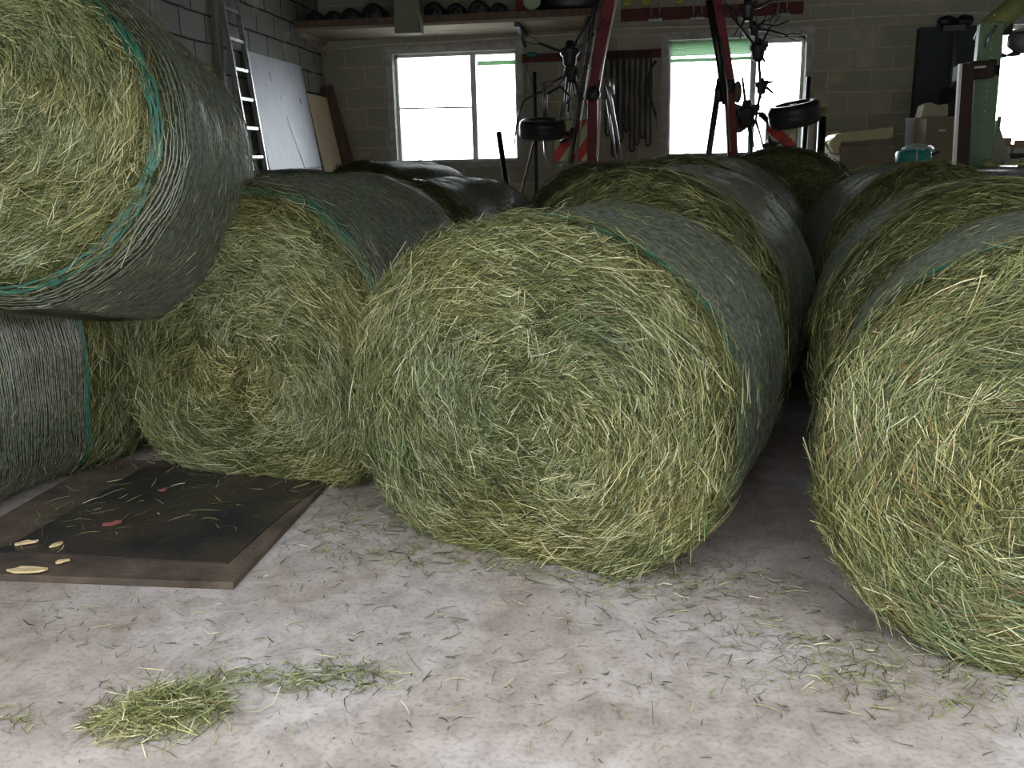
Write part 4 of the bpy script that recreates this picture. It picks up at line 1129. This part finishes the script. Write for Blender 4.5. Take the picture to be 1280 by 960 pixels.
# small cartons on the far right sill side
RB = 9.6
a = W(1240, 196, RB)
sr = empty('sorting_rack', (a.x + .4, RB + .1, 0), 'dark rack behind the round table at the right', 'rack')
zt = W(1262, 192, RB).z
g = MB(); g.span((a.x, RB - .15, zt - .05), (a.x + 1.6, RB + .5, zt)); g.build('rack_shelf', M['darksteel'], sr, .004)
for x in (a.x + .05, a.x + 1.5):
    for y in (RB - .1, RB + .4):
        g = MB(); g.span((x - .025, y - .025, 0), (x + .025, y + .025, zt - .05)); g.build('leg', M['darksteel'], sr)
for i, (x0, x1, y0, lab, m_, yy) in enumerate(((1242, 1252, 145, 'narrow dark grey carton against the far right window', M['card'], .25), (1251, 1265, 172, 'small open tan carton below the far right window', M['cardtan'], 0), (1266, 1284, 175, 'small tan carton at the right photo edge', M['cardtan'], .05))):
    a = W(x0, 195, RB + yy); b = W(x1, y0, RB + yy)
    bx = empty('small_carton', ((a.x + b.x) / 2, RB + yy, zt), lab, 'box')
    g = MB(); g.span((a.x, RB + yy, zt), (b.x, RB + yy + .18, zt + (b.z - zt) * .72)); g.build('carton_body', m_, bx, .003)
    if i: g = MB(); g.span((a.x, RB + yy - .004, zt), (b.x, RB + yy, zt + (b.z - zt) * .4)); g.build('label_panel', M['white'], bx)
    g = MB(); g.bar((a.x, RB + yy, zt + (b.z - zt) * .86), (b.x, RB + yy, zt + (b.z - zt) * .86), .004, (b.z - zt) * .28); g.build('carton_flap', m_, bx)

# ------------------------------------------------------------------ light: overcast sky through the open door and the windows
w = bpy.data.worlds.new('overcast_sky'); bpy.context.scene.world = w; w.use_nodes = True
nt = w.node_tree; bg = nt.nodes['Background']; bg.inputs['Strength'].default_value = 1.0
tc = nt.nodes.new('ShaderNodeTexCoord'); sp = nt.nodes.new('ShaderNodeSeparateXYZ'); nt.links.new(tc.outputs['Generated'], sp.inputs[0])
rp = nt.nodes.new('ShaderNodeValToRGB'); nt.links.new(sp.outputs['Z'], rp.inputs['Fac'])     # overcast: zenith about three times the horizon
rp.color_ramp.elements[0].position = 0.0; rp.color_ramp.elements[0].color = (.44, .46, .48, 1)
rp.color_ramp.elements[1].position = 1.0; rp.color_ramp.elements[1].color = (1.25, 1.3, 1.36, 1)
mr = nt.nodes.new('ShaderNodeMapRange'); nt.links.new(sp.outputs['Y'], mr.inputs['Value'])    # the sun stands behind the cloud on the window side
mr.inputs['From Min'].default_value = 0.1; mr.inputs['From Max'].default_value = 0.9; mr.inputs['To Min'].default_value = 1.0; mr.inputs['To Max'].default_value = 6.5
ml = nt.nodes.new('ShaderNodeVectorMath'); ml.operation = 'SCALE'; nt.links.new(rp.outputs['Color'], ml.inputs[0]); nt.links.new(mr.outputs['Result'], ml.inputs['Scale'])
nt.links.new(ml.outputs['Vector'], bg.inputs['Color'])


def portal(loc, rot, sx, sy):
    l = bpy.data.lights.new('daylight_portal', 'AREA'); l.shape = 'RECTANGLE'; l.size = sx; l.size_y = sy; l.cycles.is_portal = True
    o = bpy.data.objects.new('daylight_portal', l); C.objects.link(o); o.location = loc; o.rotation_euler = rot


portal(((DX0 + DX1) / 2, YF - .31, DZ / 2), (radians(90), 0, 0), DX1 - DX0, DZ)
for x0, x1, z0, z1 in WINS:
    portal(((x0 + x1) / 2, YB + .29, (z0 + z1) / 2), (radians(-90), 0, 0), x1 - x0, z1 - z0)

sc_ = bpy.context.scene
sc_.view_settings.view_transform = 'Standard'; sc_.view_settings.look = 'None'; sc_.view_settings.gamma = 1.0
sc_.view_settings.use_curve_mapping = False
sc_.view_settings.exposure = 2.6
sc_.cycles.max_bounces = 8; sc_.cycles.diffuse_bounces = 4; sc_.cycles.transparent_max_bounces = 8
sc_.cycles.use_denoising = True
